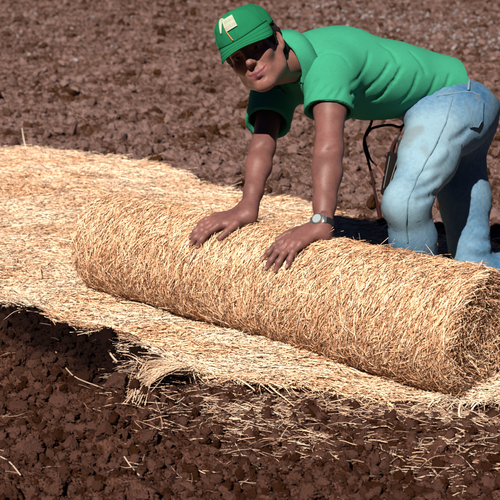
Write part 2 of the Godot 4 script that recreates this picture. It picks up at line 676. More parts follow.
func build_clods():
	var small := []
	for i in 5: small.append(clod_mesh(i + 1, 34, 0.8))
	# crumbs of the near ground
	var sets := buckets(5)
	var cols := buckets(5)
	var n := 0
	while n < 26000:
		var x := rng.randf_range(-1.25, 1.25)
		var z := rng.randf_range(-3.95, -2.15)
		if covered(x, z - 0.005) and rng.randf() > 0.004: continue
		n += 1
		var s := 0.004 + 0.032 * pow(rng.randf(), 6.0)
		var k := rng.randi() % 5
		var v := rng.randf_range(-0.7, 0.9)
		sets[k].append(Transform3D(turned(Vector3(s, s * rng.randf_range(0.7, 1.0), s)), Vector3(x, ground_y(x, z) + s * 0.04, z)))
		cols[k].append(soil_colour(x, z, v))
	scatter("soil_crumbs", small, sets, cols, M.clod, self, "dark brown crumbs of soil strewn over the near bare ground", "soil")
	# the tilled field behind
	sets = buckets(5)
	cols = buckets(5)
	n = 0
	while n < 21000:
		var z := -4.3 - 10.5 * pow(rng.randf(), 1.35)
		var hw := absf(z) * 0.28 + 1.0
		var x := rng.randf_range(-hw, hw)
		if covered(x, z): continue
		n += 1
		var s := 0.008 + 0.058 * pow(rng.randf(), 4.2)
		var k := rng.randi() % 5
		var c := soil_colour(x, z, rng.randf_range(-0.6, 0.85))
		sets[k].append(Transform3D(turned(Vector3(s, s * rng.randf_range(0.6, 0.95), s)), Vector3(x, ground_y(x, z) + s * 0.10, z)))
		cols[k].append(c)
	scatter("field_clods", small, sets, cols, M.clod, self, "brown clods covering the tilled field behind the straw", "soil")
	# pale stones and chips far up the field
	sets = buckets(5)
	cols = buckets(5)
	for i in 1500:
		var px := rng.randf_range(285.0, 520.0)
		var py := 2.0 + (px - 300.0) * 0.17 + rng.randfn() * 16.0
		if i % 4 == 0:
			px = rng.randf_range(-20.0, 520.0)
			py = rng.randf_range(-12.0, 60.0)
		var p := ground_at(px, maxf(py, -20.0))
		var s := 0.008 + 0.034 * pow(rng.randf(), 3.0)
		var k := rng.randi() % 5
		var g := rng.randf_range(0.75, 1.1)
		sets[k].append(Transform3D(turned(Vector3(s, s * 0.6, s)), Vector3(p.x, ground_y(p.x, p.z) + s * 0.2, p.z)))
		cols[k].append(Color(0.66 * g, 0.58 * g, 0.62 * g))
	scatter("pale_stones", small, sets, cols, M.clod, self, "pale grey stones scattered in a band far up the field", "stones")
	# the biggest lumps, one by one
	var big := []
	for i in 4: big.append(clod_mesh(i + 11, 56, 0.62))
	var spots := [[18, 400, 26], [60, 395, 30], [118, 400, 34], [150, 432, 22], [22, 355, 26], [62, 338, 24], [108, 350, 26], [138, 356, 16], [85, 372, 28],
		[28, 440, 34], [70, 432, 22], [55, 470, 26], [142, 480, 40], [95, 462, 20], [185, 470, 24], [225, 455, 18], [262, 470, 22], [310, 480, 26], [205, 430, 16],
		[355, 462, 20], [400, 480, 24], [440, 468, 20], [476, 482, 24], [250, 492, 24], [170, 452, 18], [12, 478, 30], [105, 428, 22], [120, 492, 18], [290, 446, 14], [340, 492, 22],
		[2, 335, 22], [40, 372, 20], [178, 492, 20], [385, 448, 13]]
	for s in spots:
		var p := ground_at(s[0], s[1], 0.02 if s[1] > 380 else 0.05)
		var size: float = s[2] / FOCAL * p.distance_to(Vector3(0, EYE, 0)) * 0.9
		var o := put("soil_clod", big[rng.randi() % 4], null)
		var m: StandardMaterial3D = M.clod.duplicate()
		m.vertex_color_use_as_albedo = false
		m.albedo_color = soil_colour(p.x, p.z, rng.randf_range(-0.3, 0.7)).linear_to_srgb()
		o.material_override = m
		o.transform = Transform3D(turned(Vector3(size, size * 0.75, size * 0.9)), Vector3(p.x, ground_y(p.x, p.z) + size * 0.10, p.z))
		if moist(p.x, p.z) > 0.5:
			tag(o, "dark damp lump of earth on the dug bank beside the straw", "clod", "lumps of earth on the damp bank")
		elif s[0] > 195 and s[1] < 464:
			tag(o, "brown lump of earth among the loose straw in front of the roll", "clod", "lumps of earth among the loose straw")
		elif s[2] >= 34:
			tag(o, ["broad brown clod just below the drooping straw tuft", "big pitted brown clod on the bare ground near the pale twig", "largest brown clod on the bare ground, half sunk in crumbs"][[118, 28, 142].find(s[0])] , "clod")
		else:
			tag(o, "brown lump of earth on the near bare ground", "clod", "lumps of earth on the near ground")

func build_matting():
	# the unrolled straw matting, a bumpy sheet with ragged edges
	var root := Node3D.new()
	root.name = "straw_matting"
	add_child(root)
	tag(root, "unrolled pale straw matting lying on the ground under and behind the roll", "straw mat")
	var V := PackedVector3Array()
	var C := PackedColorArray()
	var I := PackedInt32Array()
	var nxs := 220
	var nzs := 110
	for j in nzs + 1:
		for i in nxs + 1:
			var x := lerpf(-2.6, 0.95, float(i) / nxs)
			var rag := 0.020 * noise.get_noise_1d(x * 30.0) + 0.015 * fine.get_noise_1d(x * 60.0)
			var z := lerpf(along(front_line, x) + rag, along(back_line, x) + rag, float(j) / nzs)
			var y := mat_y(x, z)
			if j == 0 or j == nzs or i == 0 or i == nxs: y -= 0.016
			V.append(Vector3(x, y, z))
			var v := clampf(0.5 + fine.get_noise_2d(x * 40.0, z * 40.0), 0.0, 1.0)
			C.append(Color(0.44, 0.29, 0.18).lerp(Color(0.66, 0.49, 0.34), v))
	for j in nzs:
		for i in nxs:
			var a := j * (nxs + 1) + i
			I.append_array(PackedInt32Array([a, a + nxs + 1, a + 1, a + 1, a + nxs + 1, a + nxs + 2]))
	var arr := []
	arr.resize(Mesh.ARRAY_MAX)
	arr[Mesh.ARRAY_VERTEX] = V
	arr[Mesh.ARRAY_COLOR] = C
	arr[Mesh.ARRAY_INDEX] = I
	var am := ArrayMesh.new()
	am.add_surface_from_arrays(Mesh.PRIMITIVE_TRIANGLES, arr)
	var st := SurfaceTool.new()
	st.create_from(am, 0)
	st.generate_normals()
	put("backing", st.commit(), M.straw_base, root)
	var sets := buckets(5)
	var cols := buckets(5)
	var n := 0
	while n < 110000:
		var x := rng.randf_range(-1.75, 0.95)
		if rng.randf() < 0.12: x = rng.randf_range(-2.6, 0.95)
		var zf := along(front_line, x)
		var zb := along(back_line, x)
		var z := lerpf(zf, zb, pow(rng.randf(), 1.15)) + rng.randfn() * 0.015 + 0.05 * noise.get_noise_1d(x * 24.0) * rng.randf()
		n += 1
		var e := 0.05
		var h := mat_y(x, z)
		var nor := Vector3(mat_y(x - e, z) - mat_y(x + e, z), 2.0 * e, mat_y(x, z - e) - mat_y(x, z + e)).normalized()
		nor = (nor + Vector3(rng.randfn(), 0, rng.randfn()) * 0.10).normalized()
		var a := noise.get_noise_2d(x * 2.0, z * 2.0) * 1.2 + rng.randfn() * 0.75
		var dir := Vector3(cos(a), 0, -sin(a) * 0.8)
		var k := rng.randi() % 5
		sets[k].append(lay(Vector3(x, h + 0.002 + 0.009 * rng.randf() * rng.randf(), z), nor, dir, rng.randf_range(0.6, 1.3) + (0.7 if rng.randf() < 0.08 else 0.0), rng.randfn() * 0.4))
		var dirty := 0.0
		if noise.get_noise_2d(x * 8.0 + 77.0, z * 8.0) > 0.32: dirty = rng.randf() * 0.6
		var pale := clampf(0.35 + 1.1 * noise.get_noise_2d(x * 5.0 + 20.0, z * 12.0), 0.0, 0.85)
		cols[k].append(straw_colour(dirty).lerp(Color(0.78, 0.63, 0.51), pale))
	scatter("straw_fibres", straw_flat, sets, cols, M.straw, root)

func build_roll():
	var root := Node3D.new()
	root.name = "straw_roll"
	add_child(root)
	tag(root, "thick rolled up bale of golden straw matting under the person's hands", "straw roll")
	var len := ROLL_A.distance_to(ROLL_B)
	# core, closed by two end faces with the wound layers standing out as a spiral
	var o := arrays()
	var C := PackedColorArray()
	var nu := 130
	var na := 96
	for i in nu + 1:
		for k in na:
			var u := len * i / nu
			var a := TAU * k / na
			var h := roll_bump(u, a) - 0.005
			if i == 0 or i == nu: h -= 0.010
			o[0].append(roll_point(u, a, h))
			o[1].append(roll_fr * cos(a) + Vector3.UP * sin(a))
			var v := clampf(0.5 + fine.get_noise_3d(u * 40.0, a * 8.0, 0.0), 0.0, 1.0)
			C.append(Color(0.44, 0.25, 0.135).lerp(Color(0.66, 0.42, 0.25), v))
	for i in nu:
		for k in na:
			var p0 := i * na + k
			var p1 := i * na + (k + 1) % na
			o[2].append_array(PackedInt32Array([p0, p1, p0 + na, p1, p1 + na, p0 + na]))
	var arr := []
	arr.resize(Mesh.ARRAY_MAX)
	arr[Mesh.ARRAY_VERTEX] = o[0]
	arr[Mesh.ARRAY_NORMAL] = o[1]
	arr[Mesh.ARRAY_COLOR] = C
	arr[Mesh.ARRAY_INDEX] = o[2]
	var am := ArrayMesh.new()
	am.add_surface_from_arrays(Mesh.PRIMITIVE_TRIANGLES, arr)
	put("roll_core", am, M.straw_base, root)
	for e in 2:
		var V := PackedVector3Array()
		var CC := PackedColorArray()
		var I := PackedInt32Array()
		var nr := 70
		for j in nr + 1:
			for k in na:
				var a := TAU * k / na
				var f := float(j) / nr
				var u := 0.0 if e == 0 else len
				var edge := roll_point(u, a, roll_bump(u, a) - 0.014)
				var mid := ROLL_A if e == 0 else ROLL_B
				var p := mid.lerp(edge, f)
				var turn := fposmod(f * 9.0 + a / TAU + 0.25 * noise.get_noise_2d(cos(a) * 6.0 + f * 20.0, sin(a) * 6.0), 1.0)
				var out := -0.028 * smoothstep(0.55, 0.75, turn) * (1.0 - smoothstep(0.9, 1.0, turn)) + 0.010 * noise.get_noise_2d(a * 20.0, f * 60.0)
				out *= 1.0 - smoothstep(0.96, 1.0, f)
				V.append(p + roll_ax * (out if e == 1 else -out))
				CC.append(Color(0.44, 0.25, 0.135).lerp(Color(0.66, 0.42, 0.25), clampf(0.5 + fine.get_noise_2d(a * 30.0, f * 90.0), 0, 1)))
		for j in nr:
			for k in na:
				var p0 := j * na + k
				var p1 := j * na + (k + 1) % na
				I.append_array(PackedInt32Array([p0, p0 + na, p1, p1, p0 + na, p1 + na]))
		var ar := []
		ar.resize(Mesh.ARRAY_MAX)
		ar[Mesh.ARRAY_VERTEX] = V
		ar[Mesh.ARRAY_COLOR] = CC
		ar[Mesh.ARRAY_INDEX] = I
		var m2 := ArrayMesh.new()
		m2.add_surface_from_arrays(Mesh.PRIMITIVE_TRIANGLES, ar)
		var st := SurfaceTool.new()
		st.create_from(m2, 0)
		st.generate_normals()
		put("wound_end", st.commit(), M.straw_base, root)
	# fibres wound round the roll
	var sets := buckets(5)
	var cols := buckets(5)
	for n in 62000:
		var u := rng.randf_range(-0.006, len + 0.006)
		var a := rng.randf_range(-PI, PI)
		if a < -1.9 and rng.randf() < 0.7: a = rng.randf_range(-1.2, 2.2)
		var nor := roll_fr * cos(a) + Vector3.UP * sin(a)
		var tang := -roll_fr * sin(a) + Vector3.UP * cos(a)
		var skew := rng.randfn() * 0.42 + 0.22 + 0.5 * noise.get_noise_2d(u * 6.0, a * 2.0)
		var dir := tang * cos(skew) + roll_ax * sin(skew)
		nor = (nor + roll_ax * rng.randfn() * 0.12 + tang * rng.randfn() * 0.07).normalized()
		var k := rng.randi() % 5
		var h := roll_bump(u, a) + 0.010 * pow(rng.randf(), 2.0) - 0.003
		sets[k].append(lay(roll_point(u, a, h), nor, dir, rng.randf_range(0.65, 1.2), rng.randfn() * 0.4))
		cols[k].append(straw_colour(0.0))
	scatter("straw_fibres", straw_bent, sets, cols, M.straw, root)
	sets = buckets(5)
	cols = buckets(5)
	for n in 900:
		var u := rng.randf_range(0.0, len)
		var a := rng.randf_range(-0.9, 2.4)
		var nor := roll_fr * cos(a) + Vector3.UP * sin(a)
		var tang := -roll_fr * sin(a) + Vector3.UP * cos(a)
		var dir := (tang * cos(rng.randfn() * 0.8) + roll_ax * rng.randfn() * 0.6 + nor * rng.randf_range(0.1, 0.55)).normalized()
		var side := dir.cross(nor).normalized()
		var k := rng.randi() % 5
		sets[k].append(lay(roll_point(u, a, roll_bump(u, a) + 0.010), side.cross(dir), dir, rng.randf_range(0.35, 0.75), rng.randfn()))
		cols[k].append(straw_colour(0.0))
	scatter("stray_fibres", straw_flat, sets, cols, M.straw, root)
	# tangled ends
	sets = buckets(5)
	cols = buckets(5)
	for n in 4200:
		var e := n % 3 != 0
		var f := sqrt(rng.randf())
		var a := rng.randf_range(-PI, PI)
		var u := len if e else 0.0
		var mid := ROLL_B if e else ROLL_A
		var edge := roll_point(u, a, -0.008)
		var sg := 1.0 if e else -1.0
		var tang := -roll_fr * sin(a) + Vector3.UP * cos(a)
		var radial := roll_fr * cos(a) + Vector3.UP * sin(a)
		var dir := tang.rotated(roll_ax, rng.randfn() * 0.5) + roll_ax * rng.randfn() * 0.55
		var k := rng.randi() % 5
		var p := mid.lerp(edge, f) + roll_ax * sg * (rng.randf_range(-0.018, 0.014))
		sets[k].append(lay(p, radial, dir, rng.randf_range(0.45, 0.95), rng.randf() * TAU))
		cols[k].append(straw_colour(0.0))
	scatter("end_fibres", straw_flat, sets, cols, M.straw, root)

func build_loose_straw():
	# frayed edge and bits strewn on the soil
	var sets := buckets(5)
	var cols := buckets(5)
	for n in 4200:
		var x := rng.randf_range(-0.35, 1.1)
		var d := absf(rng.randfn()) * 0.10 + 0.26 * pow(rng.randf(), 4.0)
		if noise.get_noise_2d(x * 9.0, d * 12.0 + 30.0) < -0.05 and rng.randf() < 0.8: continue
		var z := along(front_line, x) + d
		var a := rng.randfn() * 0.7
		var k := rng.randi() % 5
		var nor := (Vector3.UP + Vector3(rng.randfn(), 0, rng.randfn()) * 0.10).normalized()
		sets[k].append(lay(Vector3(x, ground_y(x, z) + 0.002 + 0.008 * rng.randf(), z), nor, Vector3(cos(a), 0, -sin(a)), rng.randf_range(0.4, 0.95), rng.randfn()))
		cols[k].append(straw_colour(rng.randf_range(0.0, 0.6)).lerp(Color(0.5, 0.40, 0.36), 0.3))
	for n in 260:
		var x := rng.randf_range(-1.2, 1.2)
		var z := rng.randf_range(-3.4, -2.3)
		var a := rng.randf() * TAU
		var k := rng.randi() % 5
		if z < along(front_line, x): continue
		sets[k].append(lay(Vector3(x, ground_y(x, z) + 0.012, z), (Vector3.UP + Vector3(rng.randfn(), 0, rng.randfn()) * 0.3).normalized(), Vector3(cos(a), 0, sin(a)), rng.randf_range(0.25, 0.7), rng.randfn()))
		cols[k].append(straw_colour(rng.randf_range(0.3, 0.85)))
	# a few blown onto the field
	for n in 420:
		var z := -4.6 - 4.5 * pow(rng.randf(), 1.5)
		var x := rng.randf_range(-1.9, 1.9)
		if covered(x, z): continue
		var a := rng.randf() * TAU
		var k := rng.randi() % 5
		sets[k].append(lay(Vector3(x, ground_y(x, z) + 0.015, z), (Vector3.UP + Vector3(rng.randfn(), 0, rng.randfn()) * 0.3).normalized(), Vector3(cos(a), 0, sin(a)), rng.randf_range(0.3, 0.8), rng.randfn()))
		cols[k].append(straw_colour(rng.randf_range(0.4, 0.85)))
	scatter("loose_straw", straw_flat, sets, cols, M.straw, self, "loose bits of straw strewn on the bare soil", "straw")
	# the tuft that hangs over the bank
	var root := Node3D.new()
	root.name = "straw_tuft"
	add_child(root)
	tag(root, "drooping tuft of pale straw hanging over the dark dug bank", "straw tuft")
	var top := ground_at(172, 368, 0.05)
	for n in 130:
		var s := rng.randf()
		var p0 := top + Vector3(rng.randfn() * 0.022 + 0.01, 0.005 + rng.randf() * 0.015, rng.randfn() * 0.02)
		var p2 := ground_at(132 + rng.randfn() * 5.0 + 12.0 * s, 410 - 20.0 * s * s + rng.randfn() * 4.0, 0.022) + Vector3(0, 0.01 * rng.randf(), 0)
		var p1 := ground_at(150 + rng.randfn() * 5.0, 373 + rng.randfn() * 4.0, 0.065)
		p0.y = maxf(p0.y, ground_y(p0.x, p0.z) + 0.012)
		p1.y = maxf(p1.y, ground_y(p1.x, p1.z) + 0.018)
		p2.y = maxf(p2.y, ground_y(p2.x, p2.z) + 0.006)
		var q := arrays()
		tube(q, bend([p0, p1, p2], 4), 0.0010, 4, 0.6)
		var m: StandardMaterial3D = M.straw.duplicate() if n < 6 else M["tuft%d" % (n % 6)]
		if n < 6:
			m.vertex_color_use_as_albedo = false
			m.albedo_color = straw_colour(0.1).lerp(Color(0.7, 0.6, 0.48), 0.4).linear_to_srgb()
			M["tuft%d" % n] = m
		put("straw_stalk", to_mesh(q), m, root)
	# single stalks and twigs one can pick out
	for s in [[[27, 152, 0.0], [24, 140, 0.03], [22, 128, 0.06], "thin pale stalk standing in the soil behind the matting"],
			[[201, 189, 0.0], [200, 184, 0.02], [199, 179, 0.035], "short pale stalk poking up at the far edge of the matting"]]:
		var q := arrays()
		var b := ground_at(s[0][0], s[0][1])
		var d := b.distance_to(Vector3(0, EYE, 0)) * 0.99
		tube(q, bend([b, at(s[1][0], s[1][1], d), at(s[2][0], s[2][1], d)], 4), 0.0035, 5)
		var o := put("dry_stalk", to_mesh(q), mat(lin(0.42, 0.37, 0.30), 0.8))
		tag(o, s[3], "stalk")
	for s in [[[56, 357], [72, 370], [98, 383], "thin crooked brown twig lying across the damp bank"], [[108, 358], [114, 361], [120, 364], "short pale straw chip lying on the damp bank"],
			[[0, 446], [10, 455], [20, 464], "pale twig lying on the near ground below the damp bank"], [[124, 448], [132, 455], [140, 462], "thick pale straw stem lying on the near ground"]]:
		var pts := []
		for k in 3:
			var p := ground_at(s[k][0], s[k][1], 0.05 if s[k][1] < 400 else 0.02)
			pts.append(Vector3(p.x, ground_y(p.x, p.z) + 0.008, p.z))
		var q := arrays()
		tube(q, bend(pts, 4), 0.0018 if s[0][0] != 108 else 0.003, 6)
		var o := put("twig", to_mesh(q), M.twig if s[0][0] == 56 else mat(lin(0.36, 0.28, 0.23), 0.8))
		tag(o, s[3], "twig")

# ---------------------------------------------------------------- the person
var J := {}
func joints():
	J.shL = at(331, 75, 3.69)
	J.elL = at(329, 150, 3.575)
	J.wrL = at(322, 234, 3.465)
	J.shR = at(277, 76, 3.95)
	J.elR = at(263, 147, 3.76)
	J.wrR = at(248, 216, 3.625)
	J.hipL = at(449, 119, 3.84)
	J.knL = at(406, 204, 3.62)
	J.anL = Vector3(0.50, 0.10, -3.58)
	J.hipR = at(455, 122, 4.03)
	J.knR = at(473, 277, 3.98)
	J.anR = Vector3(1.06, 0.06, -3.98)
	J.pel = at(456, 106, 3.94)
	J.chest = at(340, 70, 3.83)
	J.waist = at(434, 85, 3.92)
	J.neck = at(299, 60, 3.73)

func head_frame() -> Transform3D:
	var t := deg_to_rad(28.0)
	var y := deg_to_rad(18.0)
	var p := deg_to_rad(4.0)
	var u2 := Vector3.RIGHT * -sin(t) + upv * cos(t)
	var r2 := Vector3.RIGHT * cos(t) + upv * sin(t)
	var to := -fwd * cos(y) - r2 * sin(y)
	var F := to * cos(p) - u2 * sin(p)
	var Up := u2 * cos(p) + to * sin(p)
	return Transform3D(Basis(Up.cross(F), Up, F) * Basis.from_scale(Vector3.ONE * 0.93), at(254, 51, 3.57))

func skin_colour(p: Vector3, _n: Vector3) -> Color:
	var v := 1.0 + 0.30 * noise.get_noise_3dv(p * 14.0) + 0.25 * noise.get_noise_3dv(p * 60.0) + 0.15 * fine.get_noise_3dv(p * 90.0)
	var c := Color(0.138, 0.061, 0.056)
	# redder forearms and hands, lips, brows
	var q := head_inv * p
	if q.length() < 0.2:
		c = Color(0.205, 0.094, 0.080)
		var ml := Vector2(q.x, q.y + 0.0708 - q.x * q.x * 12.0)
		if q.z > 0.07 and absf(ml.x) < 0.034 and absf(ml.y) < 0.0092 * (1.0 - absf(ml.x) / 0.042): c = Color(0.150, 0.042, 0.058)
		if q.z > 0.07 and absf(q.y - 0.024 + absf(absf(q.x) - 0.03) * 0.15) < 0.005 and absf(q.x) > 0.012 and absf(q.x) < 0.05: c = Color(0.02, 0.014, 0.012)
	return Color(c.r * v, c.g * v, c.b * v)

var head_xf: Transform3D
var head_inv: Transform3D

func build_head(out: Array):
	var f := Field.new(Vector3(-0.10, -0.17, -0.13), Vector3(0.10, 0.13, 0.14), 0.0032)
	f.ell(Vector3(0, 0.032, -0.016), Vector3(0.075, 0.088, 0.096), 0.01)
	f.ell(Vector3(0, -0.030, 0.026), Vector3(0.063, 0.082, 0.070), 0.03)
	for s in [-1.0, 1.0]:
		f.cone(Vector3(s * 0.055, -0.040, 0.000), Vector3(s * 0.048, -0.072, 0.012), 0.018, 0.015, 0.03)
		f.cone(Vector3(s * 0.048, -0.072, 0.012), Vector3(s * 0.016, -0.101, 0.068), 0.016, 0.017, 0.03)
		f.ell(Vector3(s * 0.041, -0.026, 0.068), Vector3(0.022, 0.018, 0.021), 0.020)
	f.ell(Vector3(0, -0.100, 0.078), Vector3(0.022, 0.016, 0.016), 0.02)
	f.cone(Vector3(-0.034, 0.024, 0.080), Vector3(0.034, 0.024, 0.080), 0.013, 0.013, 0.02)
	f.ell(Vector3(0, 0.040, 0.048), Vector3(0.052, 0.042, 0.035), 0.03)
	for s in [-1.0, 1.0]:
		f.ell(Vector3(s * 0.031, 0.004, 0.094), Vector3(0.019, 0.011, 0.013), 0.012, 1)
	f.ell(Vector3(0, -0.064, 0.077), Vector3(0.034, 0.024, 0.021), 0.02)
	for s in [-1.0, 1.0]:
		f.cone(Vector3(s * 0.015, 0.0075, 0.084), Vector3(s * 0.046, 0.0065, 0.078), 0.0068, 0.0058, 0.003)
		f.cone(Vector3(s * 0.015, -0.0060, 0.083), Vector3(s * 0.046, -0.0050, 0.077), 0.0062, 0.0052, 0.003)
	# nose
	f.cone(Vector3(0, 0.014, 0.091), Vector3(0, -0.026, 0.112), 0.0080, 0.0092, 0.016)
	f.ell(Vector3(0, -0.031, 0.115), Vector3(0.0085, 0.0085, 0.0105), 0.010)
	for s in [-1.0, 1.0]:
		f.ell(Vector3(s * 0.0100, -0.034, 0.101), Vector3(0.0062, 0.0070, 0.010), 0.008)
	for s in [-1.0, 1.0]:
		f.ell(Vector3(s * 0.0065, -0.0425, 0.108), Vector3(0.0038, 0.004, 0.006), 0.003, 1)
		# fold from nose to mouth corner, raised cheek of a smile
		f.cone(Vector3(s * 0.021, -0.036, 0.100), Vector3(s * 0.040, -0.064, 0.083), 0.0026, 0.0024, 0.009, Vector3.ZERO, 1.0, 1)
	# lips, drawn into a smile
	for s in [-1.0, 1.0]:
		f.cone(Vector3(0, -0.0655, 0.0965), Vector3(s * 0.020, -0.0620, 0.0915), 0.0050, 0.0042, 0.004)
		f.cone(Vector3(s * 0.020, -0.0620, 0.0915), Vector3(s * 0.034, -0.0565, 0.0800), 0.0042, 0.0024, 0.004)
		f.cone(Vector3(0, -0.0755, 0.0955), Vector3(s * 0.019, -0.0710, 0.0910), 0.0060, 0.0046, 0.004)
		f.cone(Vector3(s * 0.019, -0.0710, 0.0910), Vector3(s * 0.034, -0.0585, 0.0800), 0.0046, 0.0024, 0.004)
		f.cone(Vector3(0, -0.0700, 0.1015), Vector3(s * 0.020, -0.0660, 0.0965), 0.0017, 0.0016, 0.002, Vector3.ZERO, 1.0, 1)
		f.cone(Vector3(s * 0.020, -0.0660, 0.0965), Vector3(s * 0.037, -0.0560, 0.0830), 0.0016, 0.0020, 0.002, Vector3.ZERO, 1.0, 1)
	f.ell(Vector3(0, -0.086, 0.097), Vector3(0.018, 0.005, 0.006), 0.006, 1)
	# ears
	for s in [-1.0, 1.0]:
		var b := Basis(Vector3.UP, s * -0.35)
		f.ell(Vector3(s * 0.080, -0.004, -0.014), Vector3(0.008, 0.031, 0.019), 0.008, 0, b)
		f.ell(Vector3(s * 0.088, 0.000, -0.010), Vector3(0.006, 0.017, 0.009), 0.005, 1, b)
		f.ell(Vector3(s * 0.077, -0.030, -0.008), Vector3(0.006, 0.009, 0.008), 0.006, 0, b)
	# neck, going down into the shoulders
	var nk: Vector3 = head_inv * J.neck
	f.cone(Vector3(0, -0.055, -0.030), nk, 0.054, 0.060, 0.03)
	f.mesh(out, head_xf)

# one hand lying on the roll; w, tip: (along the roll, angle) of wrist and middle fingertip; side: where the thumb is
func build_hand(out: Array, w: Vector2, tip: Vector2, side: float, wrist: Vector3, elbow: Vector3, splay: float) -> Array:
	var R := 0.153
	var D := Vector2(tip.x - w.x, (tip.y - w.y) * R).normalized()
	var T := Vector2(-D.y, D.x) * side
	var at_hand := func(z: float, x: float, h: float) -> Vector3:
		var u := w.x + D.x * z + T.x * x
		var ang := w.y + (D.y * z + T.y * x) / R
		return roll_point(u, ang, h + 0.006)
	var c := wrist
	var f := Field.new(c - Vector3(0.2, 0.16, 0.2), c + Vector3(0.14, 0.12, 0.2), 0.0032)
	# palm
	var n := roll_fr * cos(w.y) + Vector3.UP * sin(w.y)
	var mcp := [[0.026, 0.084], [0.009, 0.088], [-0.008, 0.085], [-0.025, 0.076]]
	var fl := [0.072, 0.080, 0.074, 0.058]
	var wp: Vector3 = at_hand.call(0.0, 0.0, 0.030)
	f.cone(elbow.lerp(wrist, 0.6), wrist, 0.028, 0.0235, 0.01)
	f.cone(wrist, wp, 0.0235, 0.0225, 0.02)
	for i in 4:
		var a: Vector3 = at_hand.call(0.014, mcp[i][0] * 0.55, 0.021)
		var b: Vector3 = at_hand.call(mcp[i][1], mcp[i][0], 0.017)
		f.cone(wp, a, 0.021, 0.0165, 0.015)
		f.cone(a, b, 0.0150, 0.0115, 0.012)
		f.ell(at_hand.call(mcp[i][1] - 0.001, mcp[i][0], 0.021), Vector3(0.009, 0.009, 0.009), 0.006)
	f.cone(at_hand.call(0.02, 0.020, 0.014), at_hand.call(0.055, 0.034, 0.010), 0.017, 0.012, 0.015)
	# fingers
	for i in 4:
		var x0: float = mcp[i][0]
		var sp: float = (x0 * 9.0) * splay
		var L: float = fl[i]
		var pr: Vector3 = at_hand.call(mcp[i][1], x0, 0.017)
		var hs := [0.020, 0.013, 0.006]
		var rs := [0.0092, 0.0084, 0.0072]
		var cum := [0.45, 0.75, 1.0]
		var r0 := 0.0100 if i < 3 else 0.0088
		for j in 3:
			var z: float = mcp[i][1] + L * cum[j]
			var q: Vector3 = at_hand.call(z, x0 + sp * L * cum[j], hs[j])
			var rr: float = rs[j] * (1.0 if i < 3 else 0.88)
			f.cone(pr, q, r0, rr, 0.004)
			if j < 2: f.ell(q + n * 0.001, Vector3.ONE * (rr + 0.0006), 0.004)
			if j == 2: nails.append([q, q - pr, (q - ROLL_A - roll_ax * (q - ROLL_A).dot(roll_ax)).normalized()])
			r0 = rr
			pr = q
	# thumb
	var t0: Vector3 = at_hand.call(0.012, 0.020, 0.018)
	var t1: Vector3 = at_hand.call(0.040, 0.046, 0.013)
	var t2: Vector3 = at_hand.call(0.070, 0.058, 0.010)
	var t3: Vector3 = at_hand.call(0.094, 0.062, 0.006)
	f.cone(t0, t1, 0.016, 0.0125, 0.012)
	f.cone(t1, t2, 0.0120, 0.0100, 0.005)
	f.cone(t2, t3, 0.0098, 0.0082, 0.004)
	f.mesh(out)
	return [wp]

var nails := []
func ridge(f: Field, pts: Array, r: float, k: float, mode: int, sink := 0.0):
	# a fold that follows the cloth's surface, given by pixels of the side in view
	var q := []
	for p in pts:
		var h := f.hit(Vector3(0, EYE, 0), ray(p[0], p[1]), 2.8, 4.6)
		if h == Vector3.INF: continue
		q.append(h - f.grad(h) * sink)
	if q.size() < 2: return
	q = bend(q, 4)
	for i in q.size() - 1:
		var a := float(i) / (q.size() - 1)
		var b := float(i + 1) / (q.size() - 1)
		f.cone(q[i], q[i + 1], r * (0.35 + 0.65 * sin(a * PI)), r * (0.35 + 0.65 * sin(b * PI)), k, Vector3.ZERO, 1.0, mode)

func seam(f: Field, pts: Array, r: float, material: Material, called: String, parent: Node, lift := 0.0):
	var q := []
	for i in pts.size() - 1:
		for k in 6:
			var t := k / 6.0
			var h := f.hit(Vector3(0, EYE, 0), ray(lerpf(pts[i][0], pts[i + 1][0], t), lerpf(pts[i][1], pts[i + 1][1], t)), 2.8, 4.6)
			if h != Vector3.INF: q.append(h + f.grad(h) * (lift + 0.004 * noise.get_noise_3dv(h * 9.0)))
	if q.size() < 2: return
	var o := arrays()
	tube(o, bend(q, 2), r, 6)
	put(called, to_mesh(o, func(_p, _n): return Color(0.20, 0.34, 0.44)), material, parent)

